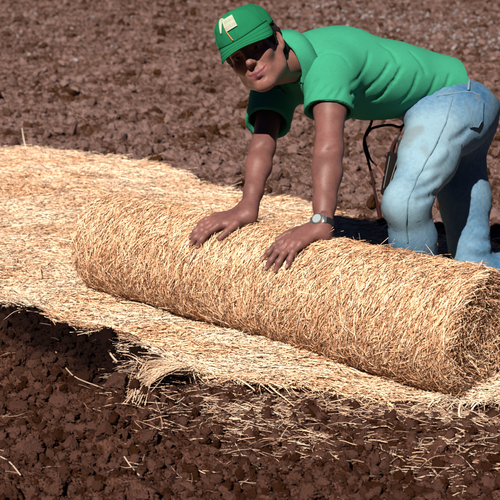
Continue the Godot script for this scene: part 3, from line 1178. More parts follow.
func build_person():
	head_xf = head_frame()
	head_inv = head_xf.affine_inverse()
	var person := Node3D.new()
	person.name = "person"
	add_child(person)
	tag(person, "person in green cap, green polo shirt and faded jeans leaning on the straw roll", "person")
	var lat: Vector3 = (J.shL - J.shR).normalized()
	var axis: Vector3 = (J.waist - J.chest).normalized()
	var dors := axis.cross(lat).normalized()          # out of the back or the chest, whichever is up
	if dors.y < 0: dors = -dors
	# --- body
	var out := arrays()
	build_head(out)
	var wl := roll_hit(320, 239)
	var tl := roll_hit(276, 268)
	var wr := roll_hit(245, 223)
	var tr := roll_hit(197, 240)
	build_hand(out, wl, tl, -1.0, J.wrL, J.elL, 1.0)
	build_hand(out, wr, tr, 1.0, J.wrR, J.elR, 0.4)
	var b := Field.new(Vector3(-0.08, 0.27, -4.20), Vector3(0.72, 0.86, -3.34), 0.0068)
	b.cone(head_xf * Vector3(0, -0.06, -0.03), J.neck, 0.052, 0.058, 0.02)
	b.cone(J.neck, J.chest, 0.055, 0.11, 0.03)
	b.cone(J.chest, J.waist, 0.11, 0.10, 0.03, dors, 0.7)
	b.cone(J.shL, J.shR, 0.05, 0.05, 0.03)
	for s in ["L", "R"]:
		var sh: Vector3 = J["sh" + s]
		var el: Vector3 = J["el" + s]
		var wr2: Vector3 = J["wr" + s]
		b.cone(sh, sh.lerp(el, 0.45), 0.044, 0.043, 0.02)
		var q: float = 1.0 if s == "L" else 0.90
		b.cone(sh.lerp(el, 0.45), el, 0.044 * q, 0.037 * q, 0.02)
		b.cone(el, el.lerp(wr2, 0.28), 0.038 * q, 0.0385 * q, 0.02)
		b.cone(el.lerp(wr2, 0.28), el.lerp(wr2, 0.65), 0.0385 * q, 0.029 * q, 0.02)
		b.cone(el.lerp(wr2, 0.65), wr2, 0.029 * q, 0.0245 * q, 0.02)
		for t in [-0.008, 0.008]:
			b.cone(el.lerp(wr2, 0.55) + Vector3(t * 1.4, 0, 0.022), wr2 + Vector3(t, 0, 0.017), 0.006, 0.0055, 0.008)
		var pit: Vector3 = el.lerp(wr2, 0.02) - fwd * 0.0385 * q
		b.cone(pit + Vector3(-0.020, -0.004, 0.004), pit + Vector3(0.016, 0.006, 0.0), 0.0022, 0.0022, 0.010, Vector3.ZERO, 1.0, 1)
		b.cone(el.lerp(wr2, 0.05) + Vector3(-0.018, 0, 0.008), el.lerp(wr2, 0.40) + Vector3(-0.010, 0, 0.006), 0.023 * q, 0.022 * q, 0.015)
	b.mesh(out)
	for i in out[0].size():
		var p: Vector3 = out[0][i]
		if p.y < 0.62 and p.x < 0.5:
			out[0][i] = p + out[1][i] * (0.0016 * noise.get_noise_3d(p.x * 55.0, p.y * 14.0, p.z * 55.0) + 0.0006 * fine.get_noise_3d(p.x * 70.0, p.y * 50.0, p.z * 70.0))
	put("body", to_mesh(out, skin_colour), M.skin, person)
	for k in nails:
		var nm := SphereMesh.new()
		nm.radius = 0.5
		nm.height = 1.0
		nm.radial_segments = 12
		nm.rings = 6
		var o := put("fingernail", nm, M.nail, person)
		var zz: Vector3 = k[1].normalized()
		var yy: Vector3 = (k[2] - zz * k[2].dot(zz)).normalized()
		o.transform = Transform3D(Basis(yy.cross(zz), yy, zz) * Basis.from_scale(Vector3(0.0105, 0.0032, 0.0125)), k[0] + yy * 0.0056 - zz * 0.0005)
	print("body ", Time.get_ticks_msec())
	# --- eyes
	for s in [-1.0, 1.0]:
		var sm := SphereMesh.new()
		sm.radius = 0.0125
		sm.height = 0.025
		var ar := sm.get_mesh_arrays()
		var cc := PackedColorArray()
		for v in ar[Mesh.ARRAY_VERTEX]:
			var d: float = v.normalized().z
			cc.append(Color(0.005, 0.005, 0.005) if d > 0.95 else Color(0.03, 0.018, 0.010) if d > 0.85 else Color(0.36, 0.33, 0.31))
		ar[Mesh.ARRAY_COLOR] = cc
		var em := ArrayMesh.new()
		em.add_surface_from_arrays(Mesh.PRIMITIVE_TRIANGLES, ar)
		var e := put("eye", em, M.eye, person)
		e.transform = head_xf * Transform3D(Basis(), Vector3(s * 0.031, 0.001, 0.0745))
	# --- hair
	var hf := Field.new(Vector3(-0.11, -0.12, -0.15), Vector3(0.105, 0.14, 0.11), 0.004)
	hf.ell(Vector3(0, 0.026, -0.020), Vector3(0.086, 0.090, 0.106), 0.01)
	for s in [-1.0, 1.0]:
		hf.cone(Vector3(s * 0.073, 0.03, 0.018), Vector3(s * 0.071, -0.012, 0.014), 0.011, 0.006, 0.01)
		hf.cone(Vector3(s * 0.072, 0.02, -0.030), Vector3(s * 0.060, -0.035, -0.055), 0.020, 0.016, 0.012)
	hf.cone(Vector3(-0.045, -0.030, -0.080), Vector3(0.045, -0.030, -0.080), 0.036, 0.036, 0.02)
	hf.cone(Vector3(-0.035, -0.065, -0.075), Vector3(0.035, -0.065, -0.075), 0.030, 0.030, 0.02)
	hf.ell(Vector3(0, -0.01, 0.085), Vector3(0.085, 0.075, 0.062), 0.006, 1)
	for s in [-1.0, 1.0]:
		hf.ell(Vector3(s * 0.086, -0.012, -0.012), Vector3(0.016, 0.028, 0.017), 0.004, 1)
	var ho := arrays()
	hf.mesh(ho)
	for i in ho[0].size():
		var p: Vector3 = ho[0][i]
		ho[0][i] = head_xf * (p + ho[1][i] * (0.0035 * fine.get_noise_3d(p.x * 160.0, p.y * 60.0, p.z * 160.0)))
		ho[1][i] = head_xf.basis * ho[1][i]
	put("hair", to_mesh(ho), M.hair, person)
	build_cap(person)
	# --- shirt
	var sf := Field.new(Vector3(-0.09, 0.36, -4.26), Vector3(0.80, 0.92, -3.50), 0.0047)
	var cL: Vector3 = J.chest
	sf.cone(cL, cL.lerp(J.waist, 0.5), 0.165, 0.155, 0.03, dors, 0.70)
	sf.cone(cL.lerp(J.waist, 0.5), J.waist, 0.155, 0.140, 0.03, dors, 0.62)
	sf.cone(J.waist, at(462, 99, 3.95), 0.140, 0.138, 0.03, dors, 0.60)
	sf.cone(J.shL, J.shR, 0.070, 0.070, 0.05)
	sf.cone(J.neck, cL, 0.068, 0.12, 0.05)
	# belly of the shirt hanging down
	sf.cone(cL.lerp(J.waist, 0.3) + Vector3(0, -0.04, 0), J.waist + Vector3(-0.05, -0.005, 0), 0.085, 0.06, 0.06)
	# upper back
	sf.cone(J.shL.lerp(J.shR, 0.3) + dors * 0.03 + axis * 0.08, J.shL.lerp(J.shR, 0.7) + dors * 0.03 + axis * 0.08, 0.085, 0.085, 0.05)
	var hemL := at(329, 112, 3.645)
	var hemR: Vector3 = J.shR.lerp(J.elR, 0.68)
	var dL: Vector3 = (hemL - J.shL).normalized()
	var dR: Vector3 = (hemR - J.shR).normalized()
	sf.cone(J.shL, hemL + dL * 0.03, 0.074, 0.070, 0.035)
	sf.cone(J.shR, hemR + dR * 0.03, 0.072, 0.066, 0.035)
	# folds
	for r in [[[350, 94], [362, 91], [378, 80], [390, 62]], [[353, 104], [372, 99], [390, 86], [402, 66]]]:
		ridge(sf, r, 0.0024, 0.011, 1, -0.0015)
	for r in [[[351, 84], [359, 78], [366, 66], [369, 52]], [[398, 104], [411, 92], [418, 72]], [[420, 102], [431, 90], [436, 76]], [[438, 96], [446, 86], [450, 74]], [[316, 62], [330, 47], [348, 38]], [[380, 44], [392, 52], [398, 64]], [[410, 52], [420, 62], [426, 74]]]:
		ridge(sf, r, 0.0016, 0.011, 1, -0.0025)
	for r in [[[314, 102], [319, 95], [328, 86]], [[323, 104], [329, 97], [336, 89]], [[334, 101], [339, 95], [343, 88]], [[307, 96], [312, 88], [318, 80]]]:
		ridge(sf, r, 0.0022, 0.010, 1, -0.002)
	# shoulder seam of the near sleeve
	ridge(sf, [[302, 82], [306, 66], [320, 54], [338, 54], [350, 66]], 0.0028, 0.006, 1, -0.0005)
	sf.plane_cut(hemL, dL, 0.11)
	sf.plane_cut(hemR, dR, 0.11)
	sf.cone(hemL - dL * 0.05, hemL + dL * 0.03, 0.056, 0.060, 0.003, Vector3.ZERO, 1.0, 1)
	sf.cone(hemR - dR * 0.05, hemR + dR * 0.03, 0.053, 0.056, 0.003, Vector3.ZERO, 1.0, 1)
	# bottom hem, hollow inside
	var hemB := at(453, 90, 3.92)
	var hn: Vector3 = (axis + Vector3(0.05, 0.15, 0)).normalized()
	sf.plane_cut(hemB, hn, 0.27)
	sf.cone(hemB - hn * 0.05, hemB + hn * 0.1, 0.116, 0.116, 0.006, dors, 0.56, 1)
	# neck opening
	var nd: Vector3 = (J.neck - cL).normalized()
	var headn: Vector3 = head_xf * Vector3(0, -0.06, -0.03)
	var nout: Vector3 = (headn - J.neck).normalized()
	sf.cone(J.neck + nout * 0.03, headn, 0.056, 0.060, 0.008, Vector3.ZERO, 1.0, 1)
	var so := arrays()
	sf.mesh(so)
	for i in so[0].size():
		var p: Vector3 = so[0][i]
		so[0][i] = p + so[1][i] * (0.0026 * noise.get_noise_3d(p.dot(axis) * 42.0 + p.dot(dors) * 16.0, p.dot(lat) * 7.0, p.dot(dors) * 6.0) * clampf((p - J.shL).dot(axis) / 0.08, 0.0, 1.0) + 0.0022 * (0.35 - absf(noise.get_noise_3dv(p * 34.0 + Vector3(2, 5, 1))) * 1.6) + 0.0028 * noise.get_noise_3dv(p * 8.0) + 0.0011 * noise.get_noise_3dv(p * 24.0))
	var green := func(p: Vector3, _n: Vector3) -> Color:
		var v := 1.0 + 0.10 * noise.get_noise_3dv(p * 10.0) + 0.06 * fine.get_noise_3dv(p * 150.0)
		return Color(0.042 * v, 0.300 * v, 0.185 * v)
	var shirt := put("polo_shirt", to_mesh(so, green), M.shirt, person)
	# hems and the collar
	for h in [[hemL, dL, 0.0685], [hemR, dR, 0.0650]]:
		var pts := []
		var e1: Vector3 = h[1].cross(Vector3.UP).normalized()
		var e2: Vector3 = h[1].cross(e1)
		for k in 33:
			var a := TAU * k / 32.0
			pts.append(h[0] - h[1] * 0.004 + (e1 * cos(a) + e2 * sin(a)) * (h[2] + 0.0015 * sin(a * 5.0)))
		var o := arrays()
		tube(o, pts, 0.0030, 6)
		put("sleeve_hem", to_mesh(o, green), M.shirt, shirt)
	build_collar(shirt, nout, green)
	print("shirt ", Time.get_ticks_msec())
	# --- jeans
	build_jeans(person, dors, axis)
	build_watch(person, wl)

func build_collar(shirt: Node, nout: Vector3, green: Callable):
	# turned-down collar: a band round the neck, open at the throat
	var o := arrays()
	var back: Vector3 = (head_xf.basis * Vector3(0.45, 0.1, -1.0))
	back = (back - nout * back.dot(nout)).normalized()
	var sidev := nout.cross(back)
	var n := 40
	var rows := [[-0.010, 0.068, 0.0], [0.028, 0.061, 0.0], [0.034, 0.064, 0.0], [0.028, 0.071, 0.0], [0.008, 0.083, 0.0], [-0.016, 0.094, 0.0], [-0.018, 0.090, 0.0], [0.004, 0.078, 0.0], [0.020, 0.068, 0.0]]
	var c0: Vector3 = J.neck + nout * 0.066
	for i in n + 1:
		var a := lerpf(-2.55, 2.55, float(i) / n)
		var k := smoothstep(1.3, 2.55, absf(a))
		for r in rows:
			var drop: float = -0.035 * k if r[1] > 0.070 else -0.012 * k
			o[0].append(c0 + nout * (r[0] + drop) + (back * cos(a) + sidev * sin(a)) * (r[1] + 0.012 * k))
			o[1].append(Vector3.UP)
	var w := rows.size()
	for i in n:
		for r in w:
			var p0 := i * w + r
			var p1 := i * w + (r + 1) % w
			o[2].append_array(PackedInt32Array([p0, p0 + w, p1, p1, p0 + w, p1 + w]))
	var m := to_mesh(o, green)
	var st := SurfaceTool.new()
	st.create_from(m, 0)
	st.generate_normals()
	put("collar", st.commit(), M.shirt, shirt)

func build_cap(person: Node):
	var dark := func(p: Vector3, _n: Vector3) -> Color:
		var v := 1.0 + 0.10 * noise.get_noise_3dv(p * 20.0) + 0.06 * fine.get_noise_3dv(p * 150.0)
		return Color(0.015 * v, 0.200 * v, 0.092 * v)
	# crown of six panels, outer skin and lining
	var o := arrays()
	var na := 96
	var nv := 26
	var rim := func(a: float) -> float: return 0.041 + 0.014 * smoothstep(1.1, 2.4, absf(wrapf(a, -PI, PI)))
	for side in 2:
		var th := 0.0 if side == 0 else 0.003
		for j in nv + 1:
			for k in na:
				var a := TAU * k / na
				var f := float(j) / nv
				var y0: float = rim.call(a)
				var el := f * PI / 2
				var r := pow(cos(el), 0.62)
				var h := pow(sin(el), 0.92)
				var grv := 0.0012 * exp(-pow(sin(a * 3.0) / 0.09, 2.0)) * (1.0 - f)
				var front := maxf(cos(a), 0.0)
				var ry := 0.094 + 0.010 * front * sin(el * 2.0)
				var p := Vector3(sin(a) * (0.0890 - th - grv) * r, y0 + (ry - th) * h * (1.0 - (y0 - 0.036) / 0.12), -0.014 + cos(a) * (0.114 - th - grv) * r)
				o[0].append(p)
				o[1].append(Vector3.UP)
	var per := (nv + 1) * na
	for side in 2:
		for j in nv:
			for k in na:
				var p0 := side * per + j * na + k
				var p1 := side * per + j * na + (k + 1) % na
				o[2].append_array(PackedInt32Array([p0, p0 + na, p1, p1, p0 + na, p1 + na] if side == 0 else [p0, p1, p0 + na, p1, p1 + na, p0 + na]))
	for k in na:
		var p0 := k
		var p1 := (k + 1) % na
		o[2].append_array(PackedInt32Array([p0, p1, p0 + per, p1, p1 + per, p0 + per]))
	for i in o[0].size():
		var q: Vector3 = o[0][i]
		o[0][i] = head_xf * (q + q.normalized() * (0.0050 * noise.get_noise_3dv(q * 22.0 + Vector3(5, 0, 2)) + 0.0016 * noise.get_noise_3dv(q * 70.0)) * smoothstep(0.034, 0.060, q.y))
	var m := to_mesh(o, dark)
	var st := SurfaceTool.new()
	st.create_from(m, 0)
	st.generate_normals()
	var cap := put("cap", st.commit(), M.cap, person)
	cap.set_meta("label", "green baseball cap with a cream emblem")
	# brim
	var b := arrays()
	var nb := 40
	var nr := 12
	for side in 2:
		for j in nr + 1:
			for k in nb + 1:
				var a := lerpf(-1.22, 1.22, float(k) / nb)
				var f := float(j) / nr
				var reach := 0.064 * pow(cos(a * 1.25), 0.55) if absf(a) < 1.22 else 0.0
				var y0: float = rim.call(a)
				var x := sin(a) * (0.0895 + f * reach * 0.25)
				var z := -0.014 + cos(a) * 0.114 + f * reach
				var y := y0 + 0.003 - 0.42 * f * reach - 3.0 * x * x * (0.25 + 0.75 * f) + 0.018 * (1.0 - f) * pow(absf(sin(a)), 2.0) - side * 0.003
				b[0].append(Vector3(x, y, z))
				b[1].append(Vector3.UP)
	var pb := (nr + 1) * (nb + 1)
	for side in 2:
		for j in nr:
			for k in nb:
				var p0 := side * pb + j * (nb + 1) + k
				var p2 := p0 + nb + 1
				b[2].append_array(PackedInt32Array([p0, p2, p0 + 1, p0 + 1, p2, p2 + 1] if side == 1 else [p0, p0 + 1, p2, p0 + 1, p2 + 1, p2]))
	for k in nb:
		var p0 := nr * (nb + 1) + k
		b[2].append_array(PackedInt32Array([p0, p0 + 1, p0 + pb, p0 + 1, p0 + pb + 1, p0 + pb]))
	for i in b[0].size(): b[0][i] = head_xf * b[0][i]
	var bm := to_mesh(b, dark)
	var s2 := SurfaceTool.new()
	s2.create_from(bm, 0)
	s2.generate_normals()
	put("brim", s2.commit(), M.cap, cap)
	# seam cord between crown and brim, and the button on top
	var pts := []
	for k in 41:
		var a := lerpf(-1.2, 1.2, k / 40.0)
		pts.append(head_xf * Vector3(sin(a) * 0.0900, rim.call(a) + 0.004 - 3.0 * pow(sin(a) * 0.086, 2.0) * 0.25 + 0.018 * pow(absf(sin(a)), 2.0), -0.014 + cos(a) * 0.1155))
	var q2 := arrays()
	tube(q2, pts, 0.0014, 6)
	put("brim_seam", to_mesh(q2, func(_p, _n): return Color(0.006, 0.07, 0.035)), M.cap, cap)
	for k in 6:
		var a := PI / 3.0 * k
		var sl := []
		for j in 17:
			var el := (j / 16.0) * PI / 2 * 0.97 + 0.03
			var y0: float = rim.call(a)
			var rr := pow(cos(el), 0.62)
			var ry := 0.094 + 0.010 * maxf(cos(a), 0.0) * sin(el * 2.0)
			var q := Vector3(sin(a) * 0.0885 * rr, y0 + ry * pow(sin(el), 0.92) * (1.0 - (y0 - 0.036) / 0.12), -0.014 + cos(a) * 0.1135 * rr)
			sl.append(head_xf * (q + q.normalized() * ((0.0050 * noise.get_noise_3dv(q * 22.0 + Vector3(5, 0, 2)) + 0.0016 * noise.get_noise_3dv(q * 70.0)) * smoothstep(0.034, 0.060, q.y) + 0.0004)))
		var so := arrays()
		tube(so, sl, 0.0013, 5)
		put("panel_seam", to_mesh(so, dark), M.cap, cap)
	for row in 3:
		var f := 0.35 + 0.28 * row
		var sl := []
		for k in 33:
			var a := lerpf(-1.12, 1.12, k / 32.0)
			var reach := 0.064 * pow(cos(a * 1.25), 0.55)
			var x := sin(a) * (0.0895 + f * reach * 0.25)
			sl.append(head_xf * Vector3(x, rim.call(a) + 0.0034 - 0.42 * f * reach - 3.0 * x * x * (0.25 + 0.75 * f) + 0.018 * (1.0 - f) * pow(absf(sin(a)), 2.0), -0.014 + cos(a) * 0.114 + f * reach))
		var so := arrays()
		tube(so, sl, 0.0007, 5)
		put("brim_stitching", to_mesh(so, func(_p, _n): return Color(0.010, 0.13, 0.06)), M.cap, cap)
	var bt := SphereMesh.new()
	bt.radius = 0.008
	bt.height = 0.008
	var bo := put("button", bt, null, cap)
	bo.material_override = mat(lin(0.014, 0.20, 0.10), 0.9)
	bo.transform = head_xf * Transform3D(Basis(), Vector3(0, 0.131, -0.014))
	# emblem sewn on the front: a cream block with two lines of print, a curled head and a stem
	var on := func(a: float, f: float, lift: float) -> Vector3:
		var y0: float = rim.call(a)
		var el := f * PI / 2
		var r := pow(cos(el), 0.62)
		var front := maxf(cos(a), 0.0)
		var ry := 0.094 + 0.010 * front * sin(el * 2.0)
		return head_xf * (Vector3(sin(a) * (0.0890 + lift) * r, y0 + (ry + lift) * pow(sin(el), 0.92) * (1.0 - (y0 - 0.036) / 0.12), -0.014 + cos(a) * (0.114 + lift) * r))
	var pa := func(u: float, v: float, lift: float) -> Vector3: return on.call(u, v, lift)
	var block := arrays()
	var g := 10
	for side in 2:
		for j in g + 1:
			for i in g + 1:
				block[0].append(pa.call(lerpf(-0.24, 0.19, float(i) / g), lerpf(0.24, 0.52, float(j) / g), 0.0030 if side == 0 else -0.003))
				block[1].append(Vector3.UP)
	for side in 2:
		for j in g:
			for i in g:
				var p0 := side * (g + 1) * (g + 1) + j * (g + 1) + i
				block[2].append_array(PackedInt32Array([p0, p0 + g + 1, p0 + 1, p0 + 1, p0 + g + 1, p0 + g + 2]))
	var bs := SurfaceTool.new()
	bs.create_from(to_mesh(block), 0)
	bs.generate_normals()
	var emblem := put("emblem", bs.commit(), M.patch, cap)
	var cv := arrays()
	var hp := []
	for t in [[-0.22, 0.32], [-0.24, 0.47], [-0.32, 0.54], [-0.41, 0.48], [-0.46, 0.36], [-0.50, 0.28]]: hp.append(pa.call(t[0], t[1], 0.0022))
	tube(cv, bend(hp, 4), [0.0050, 0.0050, 0.0050, 0.0050, 0.0052, 0.0052, 0.0054, 0.0055, 0.0055, 0.0055, 0.0055, 0.0052, 0.0050, 0.0046, 0.0044, 0.0040, 0.0036, 0.0032, 0.0028, 0.0022, 0.0016], 8, 0.25, head_xf.basis.z)
	put("curled_head", to_mesh(cv), M.patch, emblem)
	var sv := arrays()
	var sp := []
	for t in [[-0.27, 0.34], [-0.25, 0.24], [-0.20, 0.12], [-0.17, 0.05]]: sp.append(pa.call(t[0], t[1], 0.0014))
	tube(sv, bend(sp, 3), 0.0020, 5)
	put("stem", to_mesh(sv), M.stem, emblem)
	# illegible print: short strokes in two rows
	for row in 2:
		for c in 5:
			var u0 := -0.19 + c * 0.078
			var v0 := 0.42 - row * 0.12
			for k in 2:
				var st3 := arrays()
				var du := 0.0 if k == 0 else 0.035
				tube(st3, [pa.call(u0 + du, v0 - 0.025, 0.0031), pa.call(u0 + du * (0.3 if (c + row) % 2 else 1.0), v0 + 0.035, 0.0031)], 0.0009, 4)
				put("print_stroke", to_mesh(st3), M.print, emblem)

func denim(p: Vector3, _n: Vector3) -> Color:
	var v := 0.5 + 0.9 * noise.get_noise_3dv(p * 5.0) + 0.35 * noise.get_noise_3dv(p * 20.0) + 0.25 * fine.get_noise_3d(p.x * 160.0, p.y * 60.0, p.z * 160.0)
	# worn pale along the thigh's front and the knee, in a grainy patch
	var wear := smoothstep(0.14, 0.04, seg_dist(p, J.hipL.lerp(J.knL, 0.25) + Vector3(-0.05, 0.03, 0.06), J.knL + Vector3(-0.05, 0.0, 0.06)))
	v = clampf(v * 0.7 + wear * 0.55 + 0.15 * fine.get_noise_3dv(p * 60.0), 0.0, 1.0)
	var c := Color(0.045, 0.165, 0.35).lerp(Color(0.30, 0.485, 0.62), v)
	var dirt := smoothstep(0.30, 0.52, noise.get_noise_3dv(p * 13.0 + Vector3(3, 0, 8)))
	return c.lerp(Color(0.22, 0.24, 0.25), dirt * 0.5)

func seg_dist(p: Vector3, a: Vector3, b: Vector3) -> float:
	var t := clampf((p - a).dot(b - a) / (b - a).length_squared(), 0.0, 1.0)
	return p.distance_to(a.lerp(b, t))

func build_jeans(person: Node, dors: Vector3, axis: Vector3):
	var f := Field.new(Vector3(0.24, 0.02, -4.42), Vector3(1.10, 0.80, -3.38), 0.0062)
	var hl: Vector3 = J.hipL
	var hr: Vector3 = J.hipR
	var lat := (hl - hr).normalized()
	# seat and waist
	f.cone(hl.lerp(hr, 0.12) + dors * 0.0, hl.lerp(hr, 0.88), 0.100, 0.098, 0.04)
	f.cone(J.pel, J.pel - axis * 0.10, 0.132, 0.122, 0.05, dors, 0.62)
	f.ell(hl + axis * 0.035 + dors * 0.015 - lat * 0.01, Vector3(0.094, 0.094, 0.094), 0.05)
	f.ell(hr + axis * 0.035 + dors * 0.015, Vector3(0.094, 0.094, 0.094), 0.05)
	# legs
	for s in ["L", "R"]:
		var h: Vector3 = J["hip" + s]
		var k: Vector3 = J["kn" + s]
		var a: Vector3 = J["an" + s]
		f.cone(h, h.lerp(k, 0.5), 0.090, 0.073, 0.05)
		f.cone(h.lerp(k, 0.5), k, 0.073, 0.060, 0.04)
		f.cone(k, k.lerp(a, 0.4), 0.060, 0.061, 0.03)
		f.cone(k.lerp(a, 0.4), a, 0.061, 0.060, 0.03)
	f.cone(at(434, 112, 3.86), hl.lerp(J.knL, 0.45) + Vector3(-0.012, 0.006, 0.0), 0.066, 0.068, 0.05)
	# creases: groin, behind the knee, waist
	for r in [[[440, 178], [428, 186], [416, 190]], [[440, 190], [428, 198], [418, 200]], [[432, 160], [424, 172], [410, 178]], [[470, 128], [462, 136], [452, 140]]]:
		ridge(f, r, 0.0030, 0.017, 1, -0.002)
	for r in [[[446, 150], [436, 160], [424, 168]], [[478, 232], [486, 236], [494, 232]], [[470, 246], [480, 250], [490, 246]]]:
		ridge(f, r, 0.0065, 0.018, 0, 0.005)
	var o := arrays()
	f.mesh(o)
	for i in o[0].size():
		var p: Vector3 = o[0][i]
		o[0][i] = p + o[1][i] * (0.0045 * (0.35 - absf(noise.get_noise_3d(p.x * 26.0, p.y * 40.0, p.z * 26.0)) * 1.6) + 0.0022 * (0.35 - absf(noise.get_noise_3d(p.x * 70.0 + 4.0, p.y * 90.0, p.z * 70.0)) * 1.6) + 0.004 * noise.get_noise_3dv(p * 9.0) + 0.0014 * noise.get_noise_3dv(p * 30.0))
	var jeans := put("jeans", to_mesh(o, denim), M.denim, person)
	# waistband, back pocket and seams lie on the cloth
	seam(f, [[466, 74], [469, 82], [468, 92]], 0.0042, M.denim, "belt_loop", jeans, 0.003)
	seam(f, [[437, 96], [450, 94], [462, 92], [472, 92], [481, 96]], 0.0022, M.denim, "waistband_edge", jeans, 0.001)
	seam(f, [[452, 98], [446, 122], [434, 148], [418, 176], [408, 200], [406, 224], [408, 246]], 0.0022, M.denim, "side_seam", jeans, 0.0012)
	var q := arrays()
	var g := 12
	for side in 2:
		for j in g + 1:
			for i in g + 1:
				var u := float(i) / g
				var v := float(j) / g
				var px := lerpf(lerpf(464, 482, u), lerpf(469, 481, u), v)
				var py := lerpf(lerpf(98, 101, u), lerpf(127, 121, u), v) + (3.0 * (1.0 - absf(u - 0.5) * 2.0) if j == g else 0.0)
				var h := f.hit(Vector3(0, EYE, 0), ray(px, py), 2.8, 4.6)
				if h == Vector3.INF: h = q[0][-1] if q[0].size() else J.hipL
				var nn := f.grad(h)
				q[0].append(h + nn * (0.008 if side == 0 else -0.002))
				q[1].append(nn)
	var per := (g + 1) * (g + 1)
	for j in g:
		for i in g:
			var p0 := j * (g + 1) + i
			q[2].append_array(PackedInt32Array([p0, p0 + 1, p0 + g + 1, p0 + 1, p0 + g + 2, p0 + g + 1]))
	for e in g:
		for pr in [[e, e + 1], [g * (g + 1) + e + 1, g * (g + 1) + e], [(e + 1) * (g + 1), e * (g + 1)], [e * (g + 1) + g, (e + 1) * (g + 1) + g]]:
			q[2].append_array(PackedInt32Array([pr[0], pr[0] + per, pr[1], pr[1], pr[0] + per, pr[1] + per]))
	var pocket := put("back_pocket", to_mesh(q, denim), M.denim, jeans)
	seam(f, [[465, 100], [468, 114], [471, 126], [476, 127], [480, 120]], 0.0016, M.thread, "pocket_stitching", pocket, 0.0085)
	# boots
	for s in ["L", "R"]:
		var an: Vector3 = J["an" + s]
		var bf := Field.new(an + Vector3(-0.3, -0.13, -0.3), an + Vector3(0.3, 0.15, 0.3), 0.008)
		var d := Vector3(-0.75, 0, 0.45).normalized()
		if s == "L":
			bf.cone(an + Vector3(0, 0.05, 0), an + Vector3(0, -0.02, 0), 0.052, 0.050, 0.02)
			bf.cone(an + Vector3(0.02, -0.055, -0.01), an + d * 0.16 + Vector3(0, -0.062, 0), 0.043, 0.036, 0.03)
		else:
			bf.cone(an - d * -0.05, an - d * 0.02, 0.050, 0.048, 0.02)
			bf.cone(an - d * 0.03 + Vector3(0, -0.01, 0), an - d * 0.14 + Vector3(0, -0.028, 0), 0.045, 0.038, 0.03)
		var bo := arrays()
		bf.mesh(bo)
		put("boot", to_mesh(bo), M.boot, person)
	print("jeans ", Time.get_ticks_msec())

func build_watch(person: Node, _w: Vector2):
	var c: Vector3 = J.wrL.lerp(J.elL, 0.11)
	var d: Vector3 = (J.elL - J.wrL).normalized()
	var e1 := (-fwd - d * (-fwd).dot(d)).normalized()
	var e2 := d.cross(e1)
	var strap := arrays()
	var pts := []
	for k in 37:
		var a := TAU * k / 36.0
		pts.append(c + (e1 * cos(a) + e2 * sin(a)) * 0.0305)
	tube(strap, pts, 0.009, 8, 0.22, e1)
	# flat band: rebuild with its width along the arm
	strap = arrays()
	for k in 36:
		var a := TAU * k / 36.0
		var rd := e1 * cos(a) + e2 * sin(a)
		for q in [[-0.009, 0.0260], [0.009, 0.0270], [0.009, 0.0312], [-0.009, 0.0302]]:
			strap[0].append(c + d * q[0] + rd * q[1])
			strap[1].append(rd if q[1] > 0.03 else -rd)
	for k in 36:
		for r in 4:
			var p0 := k * 4 + r
			var p1 := k * 4 + (r + 1) % 4
			var n0 := (k + 1) % 36 * 4 + r
			var n1 := (k + 1) % 36 * 4 + (r + 1) % 4
			strap[2].append_array(PackedInt32Array([p0, n0, p1, p1, n0, n1]))
	var watch := put("wristwatch", to_mesh(strap), M.black, person)
	watch.set_meta("label", "steel wristwatch on a black strap")
	var fd := (e1 * 0.92 - Vector3.RIGHT * 0.55 + d * 0.0)
	fd = (fd - d * fd.dot(d)).normalized()
	var bs := Basis(fd.cross(d).normalized() * -1.0, fd, d)
	var parts := [["case", 0.0165, 0.009, M.steel, 0.0330], ["dial", 0.0130, 0.0012, M.dial, 0.0382]]
	for p in parts:
		var cy := CylinderMesh.new()
		cy.top_radius = p[1] * 0.95
		cy.bottom_radius = p[1]
		cy.height = p[2]
		cy.radial_segments = 12
		var o := put(p[0], cy, p[3], watch)
		o.transform = Transform3D(bs, c + fd * p[4])
	for s in [-1.0, 1.0]:
		var bx := BoxMesh.new()
		bx.size = Vector3(0.010, 0.006, 0.020)
		var o := put("lug", bx, M.steel, watch)
		o.transform = Transform3D(bs, c + fd * 0.0290 + bs.x * s * 0.018 - fd * 0.002)

